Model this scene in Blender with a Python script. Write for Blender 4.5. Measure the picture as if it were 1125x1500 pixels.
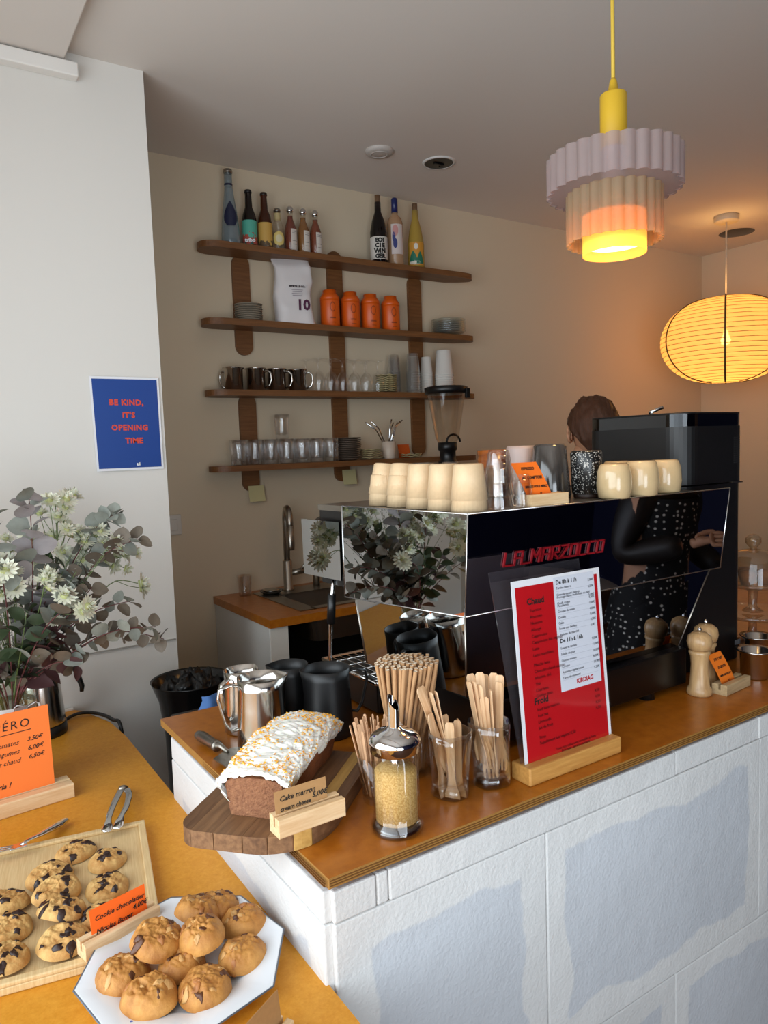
import bpy, math, random
from math import sin, cos, pi, radians, sqrt
from mathutils import Vector, Matrix, noise, Euler

for _o in list(bpy.data.objects): bpy.data.objects.remove(_o)
SC = bpy.context.scene
COL = SC.collection
random.seed(7)

# ------------------------------------------------------------------ camera
YAW, PITCH, ROLL = 0.576221521, 0.0864665988, -0.0343678615
FPX, EYE = 1069.4796, 1.67
_f = Vector((sin(YAW)*cos(PITCH), cos(YAW)*cos(PITCH), -sin(PITCH)))
_r = Vector((cos(YAW), -sin(YAW), 0)); _u = _r.cross(_f)
_r2 = cos(ROLL)*_r + sin(ROLL)*_u; _u2 = -sin(ROLL)*_r + cos(ROLL)*_u
cam_d = bpy.data.cameras.new('camera'); cam = bpy.data.objects.new('camera', cam_d); COL.objects.link(cam)
cam_d.sensor_fit = 'HORIZONTAL'; cam_d.sensor_width = 36.0; cam_d.lens = 36.0*FPX/1125.0
cam_d.clip_start = 0.02
cam.matrix_world = Matrix(((_r2.x, _u2.x, -_f.x, 0), (_r2.y, _u2.y, -_f.y, 0), (_r2.z, _u2.z, -_f.z, EYE), (0, 0, 0, 1)))
SC.camera = cam

# ------------------------------------------------------------------ light and exposure
SC.view_settings.view_transform = 'Standard'; SC.view_settings.look = 'None'
SC.view_settings.gamma = 1.0; SC.view_settings.use_curve_mapping = False
SC.view_settings.exposure = 0.0
SC.cycles.use_denoising = True
SC.cycles.max_bounces = 10; SC.cycles.transparent_max_bounces = 24
SC.cycles.caustics_reflective = False; SC.cycles.caustics_refractive = False
SC.cycles.sample_clamp_indirect = 4.0
W = bpy.data.worlds.new('daylight'); SC.world = W; W.use_nodes = True
W.node_tree.nodes['Background'].inputs[0].default_value = (0.80, 0.90, 1.0, 1)
W.node_tree.nodes['Background'].inputs[1].default_value = 0.6

def area(name, loc, rot, sx, sy, power, color, portal=False):
    l = bpy.data.lights.new(name, 'AREA'); l.shape = 'RECTANGLE'; l.size = sx; l.size_y = sy
    l.energy = power; l.color = color
    if portal: l.cycles.is_portal = True
    o = bpy.data.objects.new(name, l); COL.objects.link(o); o.location = loc; o.rotation_euler = rot
    return o
# daylight entering by the shop window on the left; fill lamp added at an invented door behind the camera
area('window_daylight', (-0.72, 0.10, 1.72), (0, radians(-90), 0), 1.7, 3.5, 61, (0.84, 0.935, 1.0)).data.spread = radians(150)
area('front_fill_light', (0.10, -1.74, 1.05), (radians(90), 0, 0), 1.3, 1.8, 25, (0.83, 0.92, 1.0)).data.spread = radians(120)

# ------------------------------------------------------------------ materials
MATS = {}
def lin(c):
    if isinstance(c, str):
        c = tuple(int(c[i:i+2], 16)/255 for i in (0, 2, 4))
    return tuple(x/12.92 if x <= 0.04045 else ((x+0.055)/1.055)**2.4 for x in c) + (1,)
def mat(name, color, rough=0.5, metal=0.0, **k):
    """plain Principled; options: var (noise value variation), scale, bump, bscale, trans, emis, emc, coat, spec, stretch"""
    if name in MATS: return MATS[name]
    m = bpy.data.materials.new(name); m.use_nodes = True; nt = m.node_tree; n = nt.nodes; b = n['Principled BSDF']
    c = lin(color)
    b.inputs['Base Color'].default_value = c; b.inputs['Roughness'].default_value = rough; b.inputs['Metallic'].default_value = metal
    if 'spec' in k: b.inputs['Specular IOR Level'].default_value = k['spec']
    if 'coat' in k: b.inputs['Coat Weight'].default_value = k['coat']; b.inputs['Coat Roughness'].default_value = k.get('coatr', 0.1)
    if 'trans' in k: b.inputs['Transmission Weight'].default_value = k['trans']; b.inputs['IOR'].default_value = k.get('ior', 1.45)
    if 'sss' in k: b.inputs['Subsurface Weight'].default_value = k['sss']; b.inputs['Subsurface Radius'].default_value = (0.01, 0.006, 0.003)
    if 'emis' in k: b.inputs['Emission Color'].default_value = lin(k.get('emc', color)); b.inputs['Emission Strength'].default_value = k['emis']
    if 'var' in k or 'bump' in k or 'c2' in k:
        tc = n.new('ShaderNodeTexCoord'); mp = n.new('ShaderNodeMapping'); nt.links.new(tc.outputs['Object'], mp.inputs[0])
        mp.inputs['Scale'].default_value = k.get('stretch', (1, 1, 1))
    if 'c2' in k or 'var' in k:
        no = n.new('ShaderNodeTexNoise'); no.inputs['Scale'].default_value = k.get('scale', 20); no.inputs['Detail'].default_value = k.get('detail', 6)
        no.inputs['Roughness'].default_value = k.get('nr', 0.6)
        nt.links.new(mp.outputs[0], no.inputs['Vector'])
        rp = n.new('ShaderNodeValToRGB'); nt.links.new(no.outputs['Fac'], rp.inputs[0])
        rp.color_ramp.elements[0].position = k.get('p0', 0.3); rp.color_ramp.elements[1].position = k.get('p1', 0.7)
        if 'c2' in k: a, z = c, lin(k['c2'])
        else:
            v = k['var']; a = tuple(x*(1-v) for x in c[:3])+(1,); z = tuple(min(1, x*(1+v)) for x in c[:3])+(1,)
        rp.color_ramp.elements[0].color = a; rp.color_ramp.elements[1].color = z
        nt.links.new(rp.outputs[0], b.inputs['Base Color'])
    if 'bump' in k:
        n2 = n.new('ShaderNodeTexNoise'); n2.inputs['Scale'].default_value = k.get('bscale', 60); n2.inputs['Detail'].default_value = 4
        nt.links.new(mp.outputs[0], n2.inputs['Vector'])
        bp = n.new('ShaderNodeBump'); bp.inputs['Strength'].default_value = k['bump']; bp.inputs['Distance'].default_value = k.get('bdist', 0.004)
        nt.links.new(n2.outputs['Fac'], bp.inputs['Height']); nt.links.new(bp.outputs[0], b.inputs['Normal'])
    MATS[name] = m; return m
def thin_glass(name, tint='ffffff', refl=1.0, rough=0.02, body=0.0):
    """thin-walled glass: clear straight through, reflecting more at the rim (Fresnel)"""
    if name in MATS: return MATS[name]
    m = bpy.data.materials.new(name); m.use_nodes = True; nt = m.node_tree; n = nt.nodes; n.remove(n['Principled BSDF'])
    out = n['Material Output']; tr = n.new('ShaderNodeBsdfTransparent'); tr.inputs[0].default_value = lin(tint)
    gl = n.new('ShaderNodeBsdfGlossy'); gl.inputs['Roughness'].default_value = rough; gl.inputs[0].default_value = (0.95, 0.97, 1, 1)
    lw = n.new('ShaderNodeLayerWeight'); lw.inputs[0].default_value = 0.28
    ma = n.new('ShaderNodeMath'); ma.operation = 'MULTIPLY_ADD'; ma.inputs[1].default_value = 0.34*refl; ma.inputs[2].default_value = 0.03*refl; ma.use_clamp = True
    nt.links.new(lw.outputs['Facing'], ma.inputs[0])
    mx = n.new('ShaderNodeMixShader'); nt.links.new(ma.outputs[0], mx.inputs[0])
    a = tr
    if body > 0:
        df = n.new('ShaderNodeBsdfDiffuse'); df.inputs[0].default_value = lin(tint); m0 = n.new('ShaderNodeMixShader'); m0.inputs[0].default_value = body
        nt.links.new(tr.outputs[0], m0.inputs[1]); nt.links.new(df.outputs[0], m0.inputs[2]); a = m0
    nt.links.new(a.outputs[0], mx.inputs[1]); nt.links.new(gl.outputs[0], mx.inputs[2]); nt.links.new(mx.outputs[0], out.inputs[0])
    MATS[name] = m; return m
def translucent(name, color, emis=0.0, emc=None, alpha=0.0, rough=0.3):
    if name in MATS: return MATS[name]
    m = mat(name, color, rough); nt = m.node_tree; n = nt.nodes; b = n['Principled BSDF']; out = n['Material Output']
    tl = n.new('ShaderNodeBsdfTranslucent'); tl.inputs[0].default_value = lin(color)
    mx = n.new('ShaderNodeMixShader'); mx.inputs[0].default_value = 0.55
    nt.links.new(b.outputs[0], mx.inputs[1]); nt.links.new(tl.outputs[0], mx.inputs[2]); last = mx
    if emis:
        b.inputs['Emission Color'].default_value = lin(emc or color); b.inputs['Emission Strength'].default_value = emis
    if alpha:
        tp = n.new('ShaderNodeBsdfTransparent'); tp.inputs[0].default_value = lin(color); m2 = n.new('ShaderNodeMixShader'); m2.inputs[0].default_value = alpha
        nt.links.new(mx.outputs[0], m2.inputs[1]); nt.links.new(tp.outputs[0], m2.inputs[2]); last = m2
    nt.links.new(last.outputs[0], out.inputs[0]); return m

def wood(name, c1, c2, scale=9, stretch=(1, 12, 12), rough=0.45, coat=0.0, bump=0.05):
    return mat(name, c1, rough, c2=c2, scale=scale, stretch=stretch, p0=0.35, p1=0.66, detail=8, coat=coat, bump=bump, bscale=scale*2, bdist=0.002)

WALL = mat('white wall paint', 'dcd8d1', 0.85, bump=0.08, bscale=90, bdist=0.002)
WALLB = mat('beige wall paint', 'd0bfa5', 0.85, bump=0.08, bscale=90, bdist=0.002)
CEIL = mat('white ceiling paint', 'd8d0c8', 0.8)
NAVY = mat('navy wall paint', '10143c', 0.7)
FLOORM = wood('brown floorboards', '5a341c', '70452a', 5, (1, 10, 10), 0.5)
OCHRE = mat('ochre fibreboard', 'cb8318', 0.5, c2='de9c34', scale=95, detail=5, nr=0.8, p0=0.3, p1=0.72, spec=0.35)
BROWN = mat('varnished brown worktop', '9c540a', 0.32, c2='b36a18', scale=40, detail=8, p0=0.3, p1=0.7, coat=0.25, coatr=0.25)
PLY = wood('plywood edge', '8a5f26', 'a87a3a', 60, (1, 1, 30), 0.6)
WALNUT = wood('walnut shelf wood', '67401f', '7d522d', 8, (1, 14, 14), 0.5)
PALEWOOD = wood('pale block wood', 'd9b384', 'e9cba0', 14, (1, 12, 12), 0.55)
OAKY = wood('orange brown block wood', 'b5803f', 'c9954f', 14, (1, 12, 12), 0.5)
BAMBOO = wood('bamboo board wood', 'd2b07c', 'e2c694', 14, (30, 1.2, 3), 0.5)
STEEL = mat('polished steel', 'c9c5bf', 0.16, 1.0)
BRUSHED = mat('brushed steel', 'a39c92', 0.32, 1.0)
CHROME = mat('chrome', 'dcdcdc', 0.06, 1.0)
MIRROR = mat('mirror steel', 'b4b8ba', 0.015, 1.0)
DARKMIR = mat('dark mirror steel', '8a8a90', 0.02, 1.0)
BLACKP = mat('black plastic', '0c0c0d', 0.38)
BLACKM = mat('matt black enamel', '0e0e0f', 0.44)
BLACKS = mat('satin black', '060607', 0.28)
GLASS = thin_glass('clear glass')
GLASSB = thin_glass('bluish clear glass', 'dbe6ea')
ACRYL = thin_glass('acrylic sheet', 'eee8ee', 0.5, 0.05, 0.015)
SOLIDG = mat('thick glass', 'ffffff', 0.02, trans=1.0, ior=1.35)
INK = mat('black ink', '15120f', 0.7)
RED = mat('menu red print', 'b80a14', 0.45)
WHITEP = mat('white paper', 'e6e6ea', 0.6)
ORANGE = mat('orange paper', 'ff7a1c', 0.65)
KRAFT = mat('kraft card', 'b08656', 0.75, var=0.06, scale=120)
YELLOWP = mat('pale yellow note paper', 'c9bf8e', 0.7)
CREAM = mat('cream stoneware', 'cfb28c', 0.5, var=0.07, scale=60)
WHITEC = mat('white glazed china', 'f2f2f2', 0.15)

# ------------------------------------------------------------------ geometry helpers
class G:
    def __init__(s): s.v = []; s.f = []; s.m = []; s.sm = []
    def add(s, vs, fs, mi=0, smooth=False, M=None):
        b = len(s.v)
        for p in vs:
            p = Vector(p); s.v.append(tuple(M @ p) if M else tuple(p))
        for f in fs: s.f.append([b+i for i in f]); s.m.append(mi); s.sm.append(smooth)
        return s
    def box(s, c, d, mi=0, M=None, taper=1.0):
        x, y, z = (a/2 for a in d); cx, cy, cz = c
        vs = [(cx+sx*x*(taper if sz > 0 else 1), cy+sy*y*(taper if sz > 0 else 1), cz+sz*z) for sz in (-1, 1) for sx, sy in ((-1, -1), (1, -1), (1, 1), (-1, 1))]
        return s.add(vs, [(3, 2, 1, 0), (4, 5, 6, 7), (0, 1, 5, 4), (1, 2, 6, 5), (2, 3, 7, 6), (3, 0, 4, 7)], mi, False, M)
    def lathe(s, prof, n=24, mi=0, M=None, smooth=True, cap=True, rf=None):
        """prof: list of (r, z) from bottom to top; rf(angle, z) scales the radius"""
        vs = []; fs = []; k = len(prof)
        for (r, z) in prof:
            for i in range(n):
                a = 2*pi*i/n; q = r*(rf(a, z) if rf else 1); vs.append((q*cos(a), q*sin(a), z))
        for j in range(k-1):
            for i in range(n): fs.append((j*n+i, j*n+(i+1) % n, (j+1)*n+(i+1) % n, (j+1)*n+i))
        if cap:
            if prof[0][0] > 1e-6: fs.append(tuple(range(n-1, -1, -1)))
            if prof[-1][0] > 1e-6: fs.append(tuple((k-1)*n+i for i in range(n)))
        return s.add(vs, fs, mi, smooth, M)
    def tube(s, pts, r, n=8, mi=0, cap=True, M=None, flat=1.0):
        pts = [Vector(p) for p in pts]; k = len(pts); rs = r if isinstance(r, (list, tuple)) else [r]*k
        vs = []; fs = []; up = None
        for i, p in enumerate(pts):
            t = (pts[min(i+1, k-1)]-pts[max(i-1, 0)]).normalized()
            if up is None:
                up = Vector((0, 0, 1)) if abs(t.z) < 0.9 else Vector((1, 0, 0))
            a = t.cross(up).normalized(); b = a.cross(t).normalized(); up = b
            for j in range(n):
                w = 2*pi*j/n; vs.append(p + a*(rs[i]*cos(w)) + b*(rs[i]*flat*sin(w)))
        for i in range(k-1):
            for j in range(n): fs.append((i*n+j, i*n+(j+1) % n, (i+1)*n+(j+1) % n, (i+1)*n+j))
        if cap: fs.append(tuple(range(n-1, -1, -1))); fs.append(tuple((k-1)*n+j for j in range(n)))
        return s.add(vs, fs, mi, True, M)
    def prism(s, out, z0, z1, mi=0, M=None, side=None):
        n = len(out); vs = [(x, y, z0) for x, y in out]+[(x, y, z1) for x, y in out]
        s.add(vs, [tuple(range(n-1, -1, -1)), tuple(range(n, 2*n))], mi, False, M)
        return s.add(vs, [(i, (i+1) % n, n+(i+1) % n, n+i) for i in range(n)], mi if side is None else side, False, M)
    def quad(s, a, b, c, d, mi=0): return s.add([a, b, c, d], [(0, 1, 2, 3)], mi)
    def slab(s, a, b, c, d, t, mi=0):
        """quad a b c d given a thickness t away from its normal"""
        a, b, c, d = map(Vector, (a, b, c, d)); n = (b-a).cross(d-a).normalized()*t
        return s.add([a, b, c, d, a-n, b-n, c-n, d-n], [(0, 1, 2, 3), (7, 6, 5, 4), (0, 4, 5, 1), (1, 5, 6, 2), (2, 6, 7, 3), (3, 7, 4, 0)], mi)
    def grid(s, fn, nu, nv, mi=0, closeu=False, smooth=True):
        vs = [fn(i/(nu if closeu else nu-1), j/(nv-1)) for j in range(nv) for i in range(nu)]
        fs = [(j*nu+i, j*nu+(i+1) % nu, (j+1)*nu+(i+1) % nu, (j+1)*nu+i) for j in range(nv-1) for i in range(nu if closeu else nu-1)]
        return s.add(vs, fs, mi, smooth)
    def mesh(s, name, mats):
        me = bpy.data.meshes.new(name); me.from_pydata(s.v, [], s.f)
        for m in (mats if isinstance(mats, (list, tuple)) else [mats]): me.materials.append(m)
        me.polygons.foreach_set('material_index', s.m); me.polygons.foreach_set('use_smooth', s.sm); me.update(); return me
def Tr(loc=(0, 0, 0), rot=(0, 0, 0), sc=(1, 1, 1)):
    return Matrix.LocRotScale(Vector(loc), Euler(rot), Vector(sc))
def put(name, me, parent=None, loc=(0, 0, 0), rot=(0, 0, 0), sc=(1, 1, 1), bev=0, seg=2):
    o = bpy.data.objects.new(name, me); COL.objects.link(o); o.parent = parent
    o.location = loc; o.rotation_euler = rot; o.scale = sc
    if bev:
        b = o.modifiers.new('bevel', 'BEVEL'); b.width = bev; b.segments = seg; b.limit_method = 'ANGLE'; b.angle_limit = radians(40)
    return o
def mk(name, g, mats, parent=None, **k): return put(name, g.mesh(name, mats), parent, **k)
def tag(o, label=None, cat=None, group=None, kind=None):
    if label: o['label'] = label
    if cat: o['category'] = cat
    if group: o['group'] = group
    if kind: o['kind'] = kind
    return o
def thing(name, label, cat, loc=(0, 0, 0), rz=0, group=None, rot=None):
    o = bpy.data.objects.new(name, None); COL.objects.link(o); o.empty_display_size = 0.05
    o.location = loc; o.rotation_euler = rot or (0, 0, rz); return tag(o, label, cat, group)
ORD = ['first', 'second', 'third', 'fourth', 'fifth', 'sixth', 'seventh', 'eighth', 'ninth', 'tenth', 'eleventh', 'twelfth']
def circ(r, n, a0=0, a1=2*pi): return [(r*cos(a0+(a1-a0)*i/n), r*sin(a0+(a1-a0)*i/n)) for i in range(n)]
def rrect(w, h, r, n=6, rs=None):
    rs = rs or (r, r, r, r); out = []
    for (cx, cy, a0), q in zip(((1, 1, 0), (-1, 1, pi/2), (-1, -1, pi), (1, -1, 1.5*pi)), rs):
        for i in range(n+1):
            a = a0+pi/2*i/n; out.append((cx*(w/2-q)+q*cos(a), cy*(h/2-q)+q*sin(a)))
    return out
def frame(o, x, y):
    """matrix with origin o, local x and y axes along x and y"""
    x = Vector(x).normalized(); y = Vector(y); y = (y - x*y.dot(x)).normalized(); z = x.cross(y)
    return Matrix(((x.x, y.x, z.x, o[0]), (x.y, y.y, z.y, o[1]), (x.z, y.z, z.z, o[2]), (0, 0, 0, 1)))
_txt = {}
def text(s, size, m, parent, M, name='lettering', bold=0.0, shear=0.0, align='LEFT', ext=0.0002, sp=1.0):
    c = bpy.data.curves.new('lettering', 'FONT'); c.body = s; c.size = size; c.offset = bold; c.shear = shear; c.align_x = align
    c.extrude = ext; c.resolution_u = 2; c.space_character = sp
    t = bpy.data.objects.new('lettering', c); COL.objects.link(t)
    bpy.context.view_layer.update()
    me = bpy.data.meshes.new_from_object(t.evaluated_get(bpy.context.evaluated_depsgraph_get()))
    bpy.data.objects.remove(t); me.materials.clear(); me.materials.append(m)
    o = bpy.data.objects.new(name, me); COL.objects.link(o); o.parent = parent; o.matrix_local = M; return o

# ------------------------------------------------------------------ room
def struct(name, g, m, label=None, **k):
    o = mk(name, g, m, **k); o['kind'] = 'structure'
    if label: o['label'] = label
    return o
CZ, YB, XR, XL, YF = 2.90, 3.07, 4.65, -0.75, -1.8
struct('floor', G().box((1.95, 0.6, -0.05), (5.6, 5.1, 0.1)), FLOORM, 'brown floorboards')
struct('ceiling', G().box((1.95, 0.6, CZ+0.05), (5.6, 5.1, 0.1)), CEIL, 'white painted ceiling')
struct('wall_back', G().box((2.0, YB+0.05, CZ/2), (5.4, 0.1, CZ)), WALLB, 'beige back wall behind the shelves')
struct('wall_right', G().box((XR+0.05, 2.0, CZ/2), (0.1, 2.2, CZ)), WALLB, 'beige right wall behind the paper lantern')
struct('wall_right', G().box((XR+0.05, -0.45, CZ/2), (0.1, 2.7, CZ)), NAVY, 'navy painted wall of the front room')
struct('wall_left', G().box((-0.05, 2.80, CZ/2), (1.56, 0.70, CZ)), WALL, 'white wall face on the left carrying the blue poster')
g = G(); g.box((XL-0.05, 0.32, 0.42), (0.1, 4.3, 0.84)); g.box((XL-0.05, 0.32, 2.74), (0.1, 4.3, 0.32)); g.box((XL-0.05, -1.74, 1.71), (0.1, 0.18, 1.74)); g.box((XL-0.05, 2.16, 1.71), (0.1, 0.58, 1.74))
struct('wall_window', g, WALL, 'shop front wall around the large window')
g = G(); g.box((2.7, YF-0.05, CZ/2), (4.0, 0.1, CZ)); g.box((0.0, YF-0.05, 2.72), (1.6, 0.1, 0.36)); g.box((-0.65, YF-0.05, 1.27), (0.2, 0.1, 2.54))
struct('wall_front', g, NAVY, 'navy wall behind the camera')
struct('trim_soffit', G().box((-0.13, 0.32, CZ-0.018), (1.24, 4.24, 0.036)), CEIL, 'slightly lower white ceiling panel by the shop window', bev=0.004)
struct('trim_trunking', G().box((-0.11, 2.430, 2.838), (1.27, 0.04, 0.042)), mat('white trunking', 'e8e4de', 0.5), 'white cable trunking under the ceiling at upper left', bev=0.004)
def glazing(name, label, o, ux, w, h, cols, bar_=0.05):
    # a frame of four bars and mullions round a pane; o is the lower corner, ux the direction along the wall
    g = G(); ux = Vector(ux); M = Matrix(((ux.x, -ux.y, 0, o[0]), (ux.y, ux.x, 0, o[1]), (0, 0, 1, o[2]), (0, 0, 0, 1)))
    for z in (bar_/2, h-bar_/2): g.box((w/2, 0, z), (w, 0.05, bar_), M=M)
    for k in range(cols+1): g.box((bar_/2+(w-bar_)*k/cols, 0, h/2), (bar_, 0.05, h-2*bar_), M=M)
    fr = struct(name, g, mat('white window frame', 'dcdad6', 0.5), label)
    mk('pane', G().box((w/2, 0, h/2), (w-0.02, 0.006, h-0.02), M=M), thin_glass('window pane', 'ffffff', 0.3), fr)
glazing('window_1', 'white framed shop window beside the ochre counter', (XL-0.06, -1.65, 0.84), (0, 1, 0), 3.52, 1.74, 3)
glazing('fill_door_1', 'added unseen glazed door front behind the viewer for fill light', (-0.55, YF-0.05, 0.0), (1, 0, 0), 1.25, 2.54, 1, 0.08)  # invented opening, put in so fill reaches the bar's front
# joint line of the plasterboard on the left wall
struct('trim_joint', G().box((0.10, 2.447, 1.048), (1.25, 0.008, 0.004)), mat('grey joint', '9b978f', 0.9), 'thin horizontal joint low on the left wall')
# ------------------------------------------------------------------ bar, worktops, ochre table
BZ, TZ = 1.05, 0.88
def block_mat():
    m = bpy.data.materials.new('white painted concrete block'); m.use_nodes = True; nt = m.node_tree; n = nt.nodes; b = n['Principled BSDF']
    b.inputs['Roughness'].default_value = 0.75
    tc = n.new('ShaderNodeTexCoord')
    no = n.new('ShaderNodeTexNoise'); no.inputs['Scale'].default_value = 4.5; no.inputs['Detail'].default_value = 5; nt.links.new(tc.outputs['Object'], no.inputs['Vector'])
    oi = n.new('ShaderNodeObjectInfo')
    ad = n.new('ShaderNodeVectorMath'); ad.operation = 'ADD'; nt.links.new(tc.outputs['Object'], ad.inputs[0]); nt.links.new(oi.outputs['Random'], ad.inputs[1]); nt.links.new(ad.outputs[0], no.inputs['Vector'])
    # distance to the block's edge from generated coordinates: filler smeared along the joints
    sp = n.new('ShaderNodeSeparateXYZ'); nt.links.new(tc.outputs['UV'], sp.inputs[0])
    def mth(op, a, bb=None, v=None):
        q = n.new('ShaderNodeMath'); q.operation = op
        nt.links.new(a, q.inputs[0])
        if bb is not None: nt.links.new(bb, q.inputs[1])
        elif v is not None: q.inputs[1].default_value = v
        return q.outputs[0]
    d = mth('MINIMUM', sp.outputs[0], sp.outputs[1])
    d2 = mth('ADD', d, mth('MULTIPLY', no.outputs['Fac'], v=0.13))
    st = n.new('ShaderNodeMapRange'); st.inputs[1].default_value = 0.120; st.inputs[2].default_value = 0.126; nt.links.new(d2, st.inputs[0])
    cr = n.new('ShaderNodeMix'); cr.data_type = 'RGBA'; nt.links.new(st.outputs[0], cr.inputs[0])
    cr.inputs[6].default_value = lin('e4e3e1'); cr.inputs[7].default_value = lin('d0d3d8')
    nf = n.new('ShaderNodeTexNoise'); nf.inputs['Scale'].default_value = 2.2; nf.inputs['Detail'].default_value = 3; nt.links.new(ad.outputs[0], nf.inputs['Vector'])
    mu = n.new('ShaderNodeMix'); mu.data_type = 'RGBA'; mu.blend_type = 'MULTIPLY'; mu.inputs[0].default_value = 0.25
    nt.links.new(cr.outputs[2], mu.inputs[6]); nt.links.new(nf.outputs['Fac'], mu.inputs[7]); nt.links.new(mu.outputs[2], b.inputs['Base Color'])
    n2 = n.new('ShaderNodeTexNoise'); n2.inputs['Scale'].default_value = 130; n2.inputs['Detail'].default_value = 4; nt.links.new(tc.outputs['Object'], n2.inputs['Vector'])
    n3 = n.new('ShaderNodeTexNoise'); n3.inputs['Scale'].default_value = 18; n3.inputs['Detail'].default_value = 3; nt.links.new(tc.outputs['Object'], n3.inputs['Vector'])
    sm = mth('ADD', mth('MULTIPLY', n2.outputs['Fac'], v=0.5), n3.outputs['Fac'])
    bp = n.new('ShaderNodeBump'); bp.inputs['Strength'].default_value = 0.75; bp.inputs['Distance'].default_value = 0.004
    nt.links.new(sm, bp.inputs['Height']); nt.links.new(bp.outputs[0], b.inputs['Normal'])
    return m
BLOCK = block_mat(); MORTAR = mat('white filler joint', 'dcdad8', 0.85, bump=0.4, bscale=70)
bar = thing('bar_base', 'white painted concrete block base of the bar under the brown worktop', 'bar', (0.475, 0.912, 0))
mk('core', G().box((1.6, 0.371, 0.512), (3.2, 0.73, 1.024)), MORTAR, bar)
def block(x0, x1, z0, z1, y=None, side=False):
    """one block face, 8 mm proud of the core; UV = distances to the nearest edges in metres"""
    t = 0.0035; e = 0.0007
    o_ = random.uniform(-0.0012, 0.0012)
    w, h = x1-x0-2*e, z1-z0-2*e
    me = G().box((0, 0, 0), (w, 0.016, h)).mesh('block', BLOCK)
    # front face subdivided for edge-distance UVs
    uv = me.uv_layers.new(name='edge')
    import bmesh
    bm = bmesh.new(); bm.from_mesh(me)
    ul = bm.loops.layers.uv.verify()
    fr = [f for f in bm.faces if f.normal.y < -0.9][0]
    bmesh.ops.inset_region(bm, faces=[fr], thickness=min(w, h)*0.5-0.002, use_even_offset=True)
    for f in bm.faces:
        for l in f.loops:
            p = l.vert.co; l[ul].uv = (w/2-abs(p.x), h/2-abs(p.z))
    bm.to_mesh(me); bm.free()
    if side: return put('block', me, bar, (-0.0045-o_, -(x0+x1)/2, (z0+z1)/2), (0, 0, -pi/2), bev=0.003)
    return put('block', me, bar, ((x0+x1)/2, -0.0005-o_, (z0+z1)/2), bev=0.003)
rows = [(0.974, 1.026), (0.538, 0.974), (0.102, 0.538), (0.004, 0.102)]
cuts = [[0, 0.076, 0.098, 0.81, 1.12, 1.75, 2.4, 3.2], [0, 0.435, 1.125, 1.81, 2.5, 3.2], [0, 0.81, 1.5, 2.2, 3.2], [0, 0.435, 1.125, 1.81, 2.5, 3.2]]
for (z0, z1), cs in zip(rows, cuts):
    for a, b_ in zip(cs, cs[1:]): block(a, b_, z0, z1)
    for a, b_ in zip([0], [0.736]): block(-b_, -a, z0, z1, side=True)

wt = thing('worktop', 'varnished brown plywood worktop on the white block bar', 'worktop', (0, 0, 0))
g = G(); g.prism([(0.468, 0.902), (3.7, 0.902), (3.7, 1.71), (0.459, 1.71)], 1.0335, 1.05, 0, side=1)
mk('board', g, [BROWN, PLY], wt, bev=0.0012)
for k, z in enumerate((1.0375, 1.0415, 1.0455)):
    mk('ply_layer', G().box((2.08, 0.9017, z), (3.22, 0.0012, 0.0016)).box((0.4634, 1.306, z), (0.0024, 0.80, 0.0016), M=None), mat('dark ply layer', '6d4517', 0.6), wt)
tb = thing('counter_table', 'low ochre fibreboard counter with the cookies and flowers on it', 'counter', (0, 0, 0))
mk('counter_top', G().prism([(-0.55, -0.5), (0.468, -0.5), (0.466, 2.10), (0.455, 2.25), (0.405, 2.41), (0.38, 2.44), (-0.55, 2.44)], 0.858, TZ), OCHRE, tb, bev=0.002)
mk('back_edging', G().box((0.20, 2.438, 0.882), (0.37, 0.012, 0.010)), mat('white edging', 'e4e0da', 0.5), tb, bev=0.002)
for x, y in ((-0.5, -0.45), (0.40, -0.45), (-0.5, 2.35), (0.34, 2.30)):
    mk('leg', G().box((x, y, 0.429), (0.05, 0.05, 0.858)), PALEWOOD, tb)
# sink unit on the back wall
su = thing('sink_unit', 'white sink unit with brown worktop and open dark front against the back wall', 'sink unit', (0, 0, 0))
CABW = mat('white rendered panel', 'd6d2cb', 0.8, bump=0.3, bscale=110, bdist=0.002)
mk('side_panel', G().box((1.125, 2.78, 0.51), (0.07, 0.575, 1.02)), CABW, su, bev=0.002)
mk('end_cheek', G().box((1.128, 2.489, 0.51), (0.072, 0.008, 1.02)), mat('cream rendered edge', 'd9d3c9', 0.8, bump=0.4, bscale=140, bdist=0.002), su)
mk('back_panel', G().box((2.2, 3.05, 0.51), (2.1, 0.02, 1.02)), mat('dark cupboard inside', '1a1613', 0.8), su)
mk('shelf_board', G().box((2.2, 2.80, 0.55), (2.08, 0.45, 0.02)), mat('dark cupboard inside', '1a1613', 0.8), su)
g = G(); X0, X1, Y0, Y1 = 1.085, 3.25, 2.472, 3.068; SX0, SX1, SY0, SY1 = 1.30, 1.90, 2.56, 2.88
g.box(((X0+SX0)/2, (Y0+Y1)/2, 1.034), (SX0-X0, Y1-Y0, 0.032)); g.box(((X1+SX1)/2, (Y0+Y1)/2, 1.034), (X1-SX1, Y1-Y0, 0.032))
g.box(((SX0+SX1)/2, (Y0+SY0)/2, 1.034), (SX1-SX0, SY0-Y0, 0.032)); g.box(((SX0+SX1)/2, (Y1+SY1)/2, 1.034), (SX1-SX0, Y1-SY1, 0.032))
mk('sink_worktop', g, BROWN, su)
sk = thing('sink', 'stainless steel drop in sink beside the back wall', 'sink', (0, 0, 1.05))
g = G()
for a, b_, c, d in ((1.24, SX0+.01, 2.53, 3.0), (SX1-.01, 1.96, 2.53, 3.0), (SX0, SX1, 2.53, SY0+.01), (SX0, SX1, SY1-.01, 3.0)):
    g.box(((a+b_)/2, (c+d)/2, 0.002), (b_-a, d-c, 0.004))
mk('rim', g, BRUSHED, sk)
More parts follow.
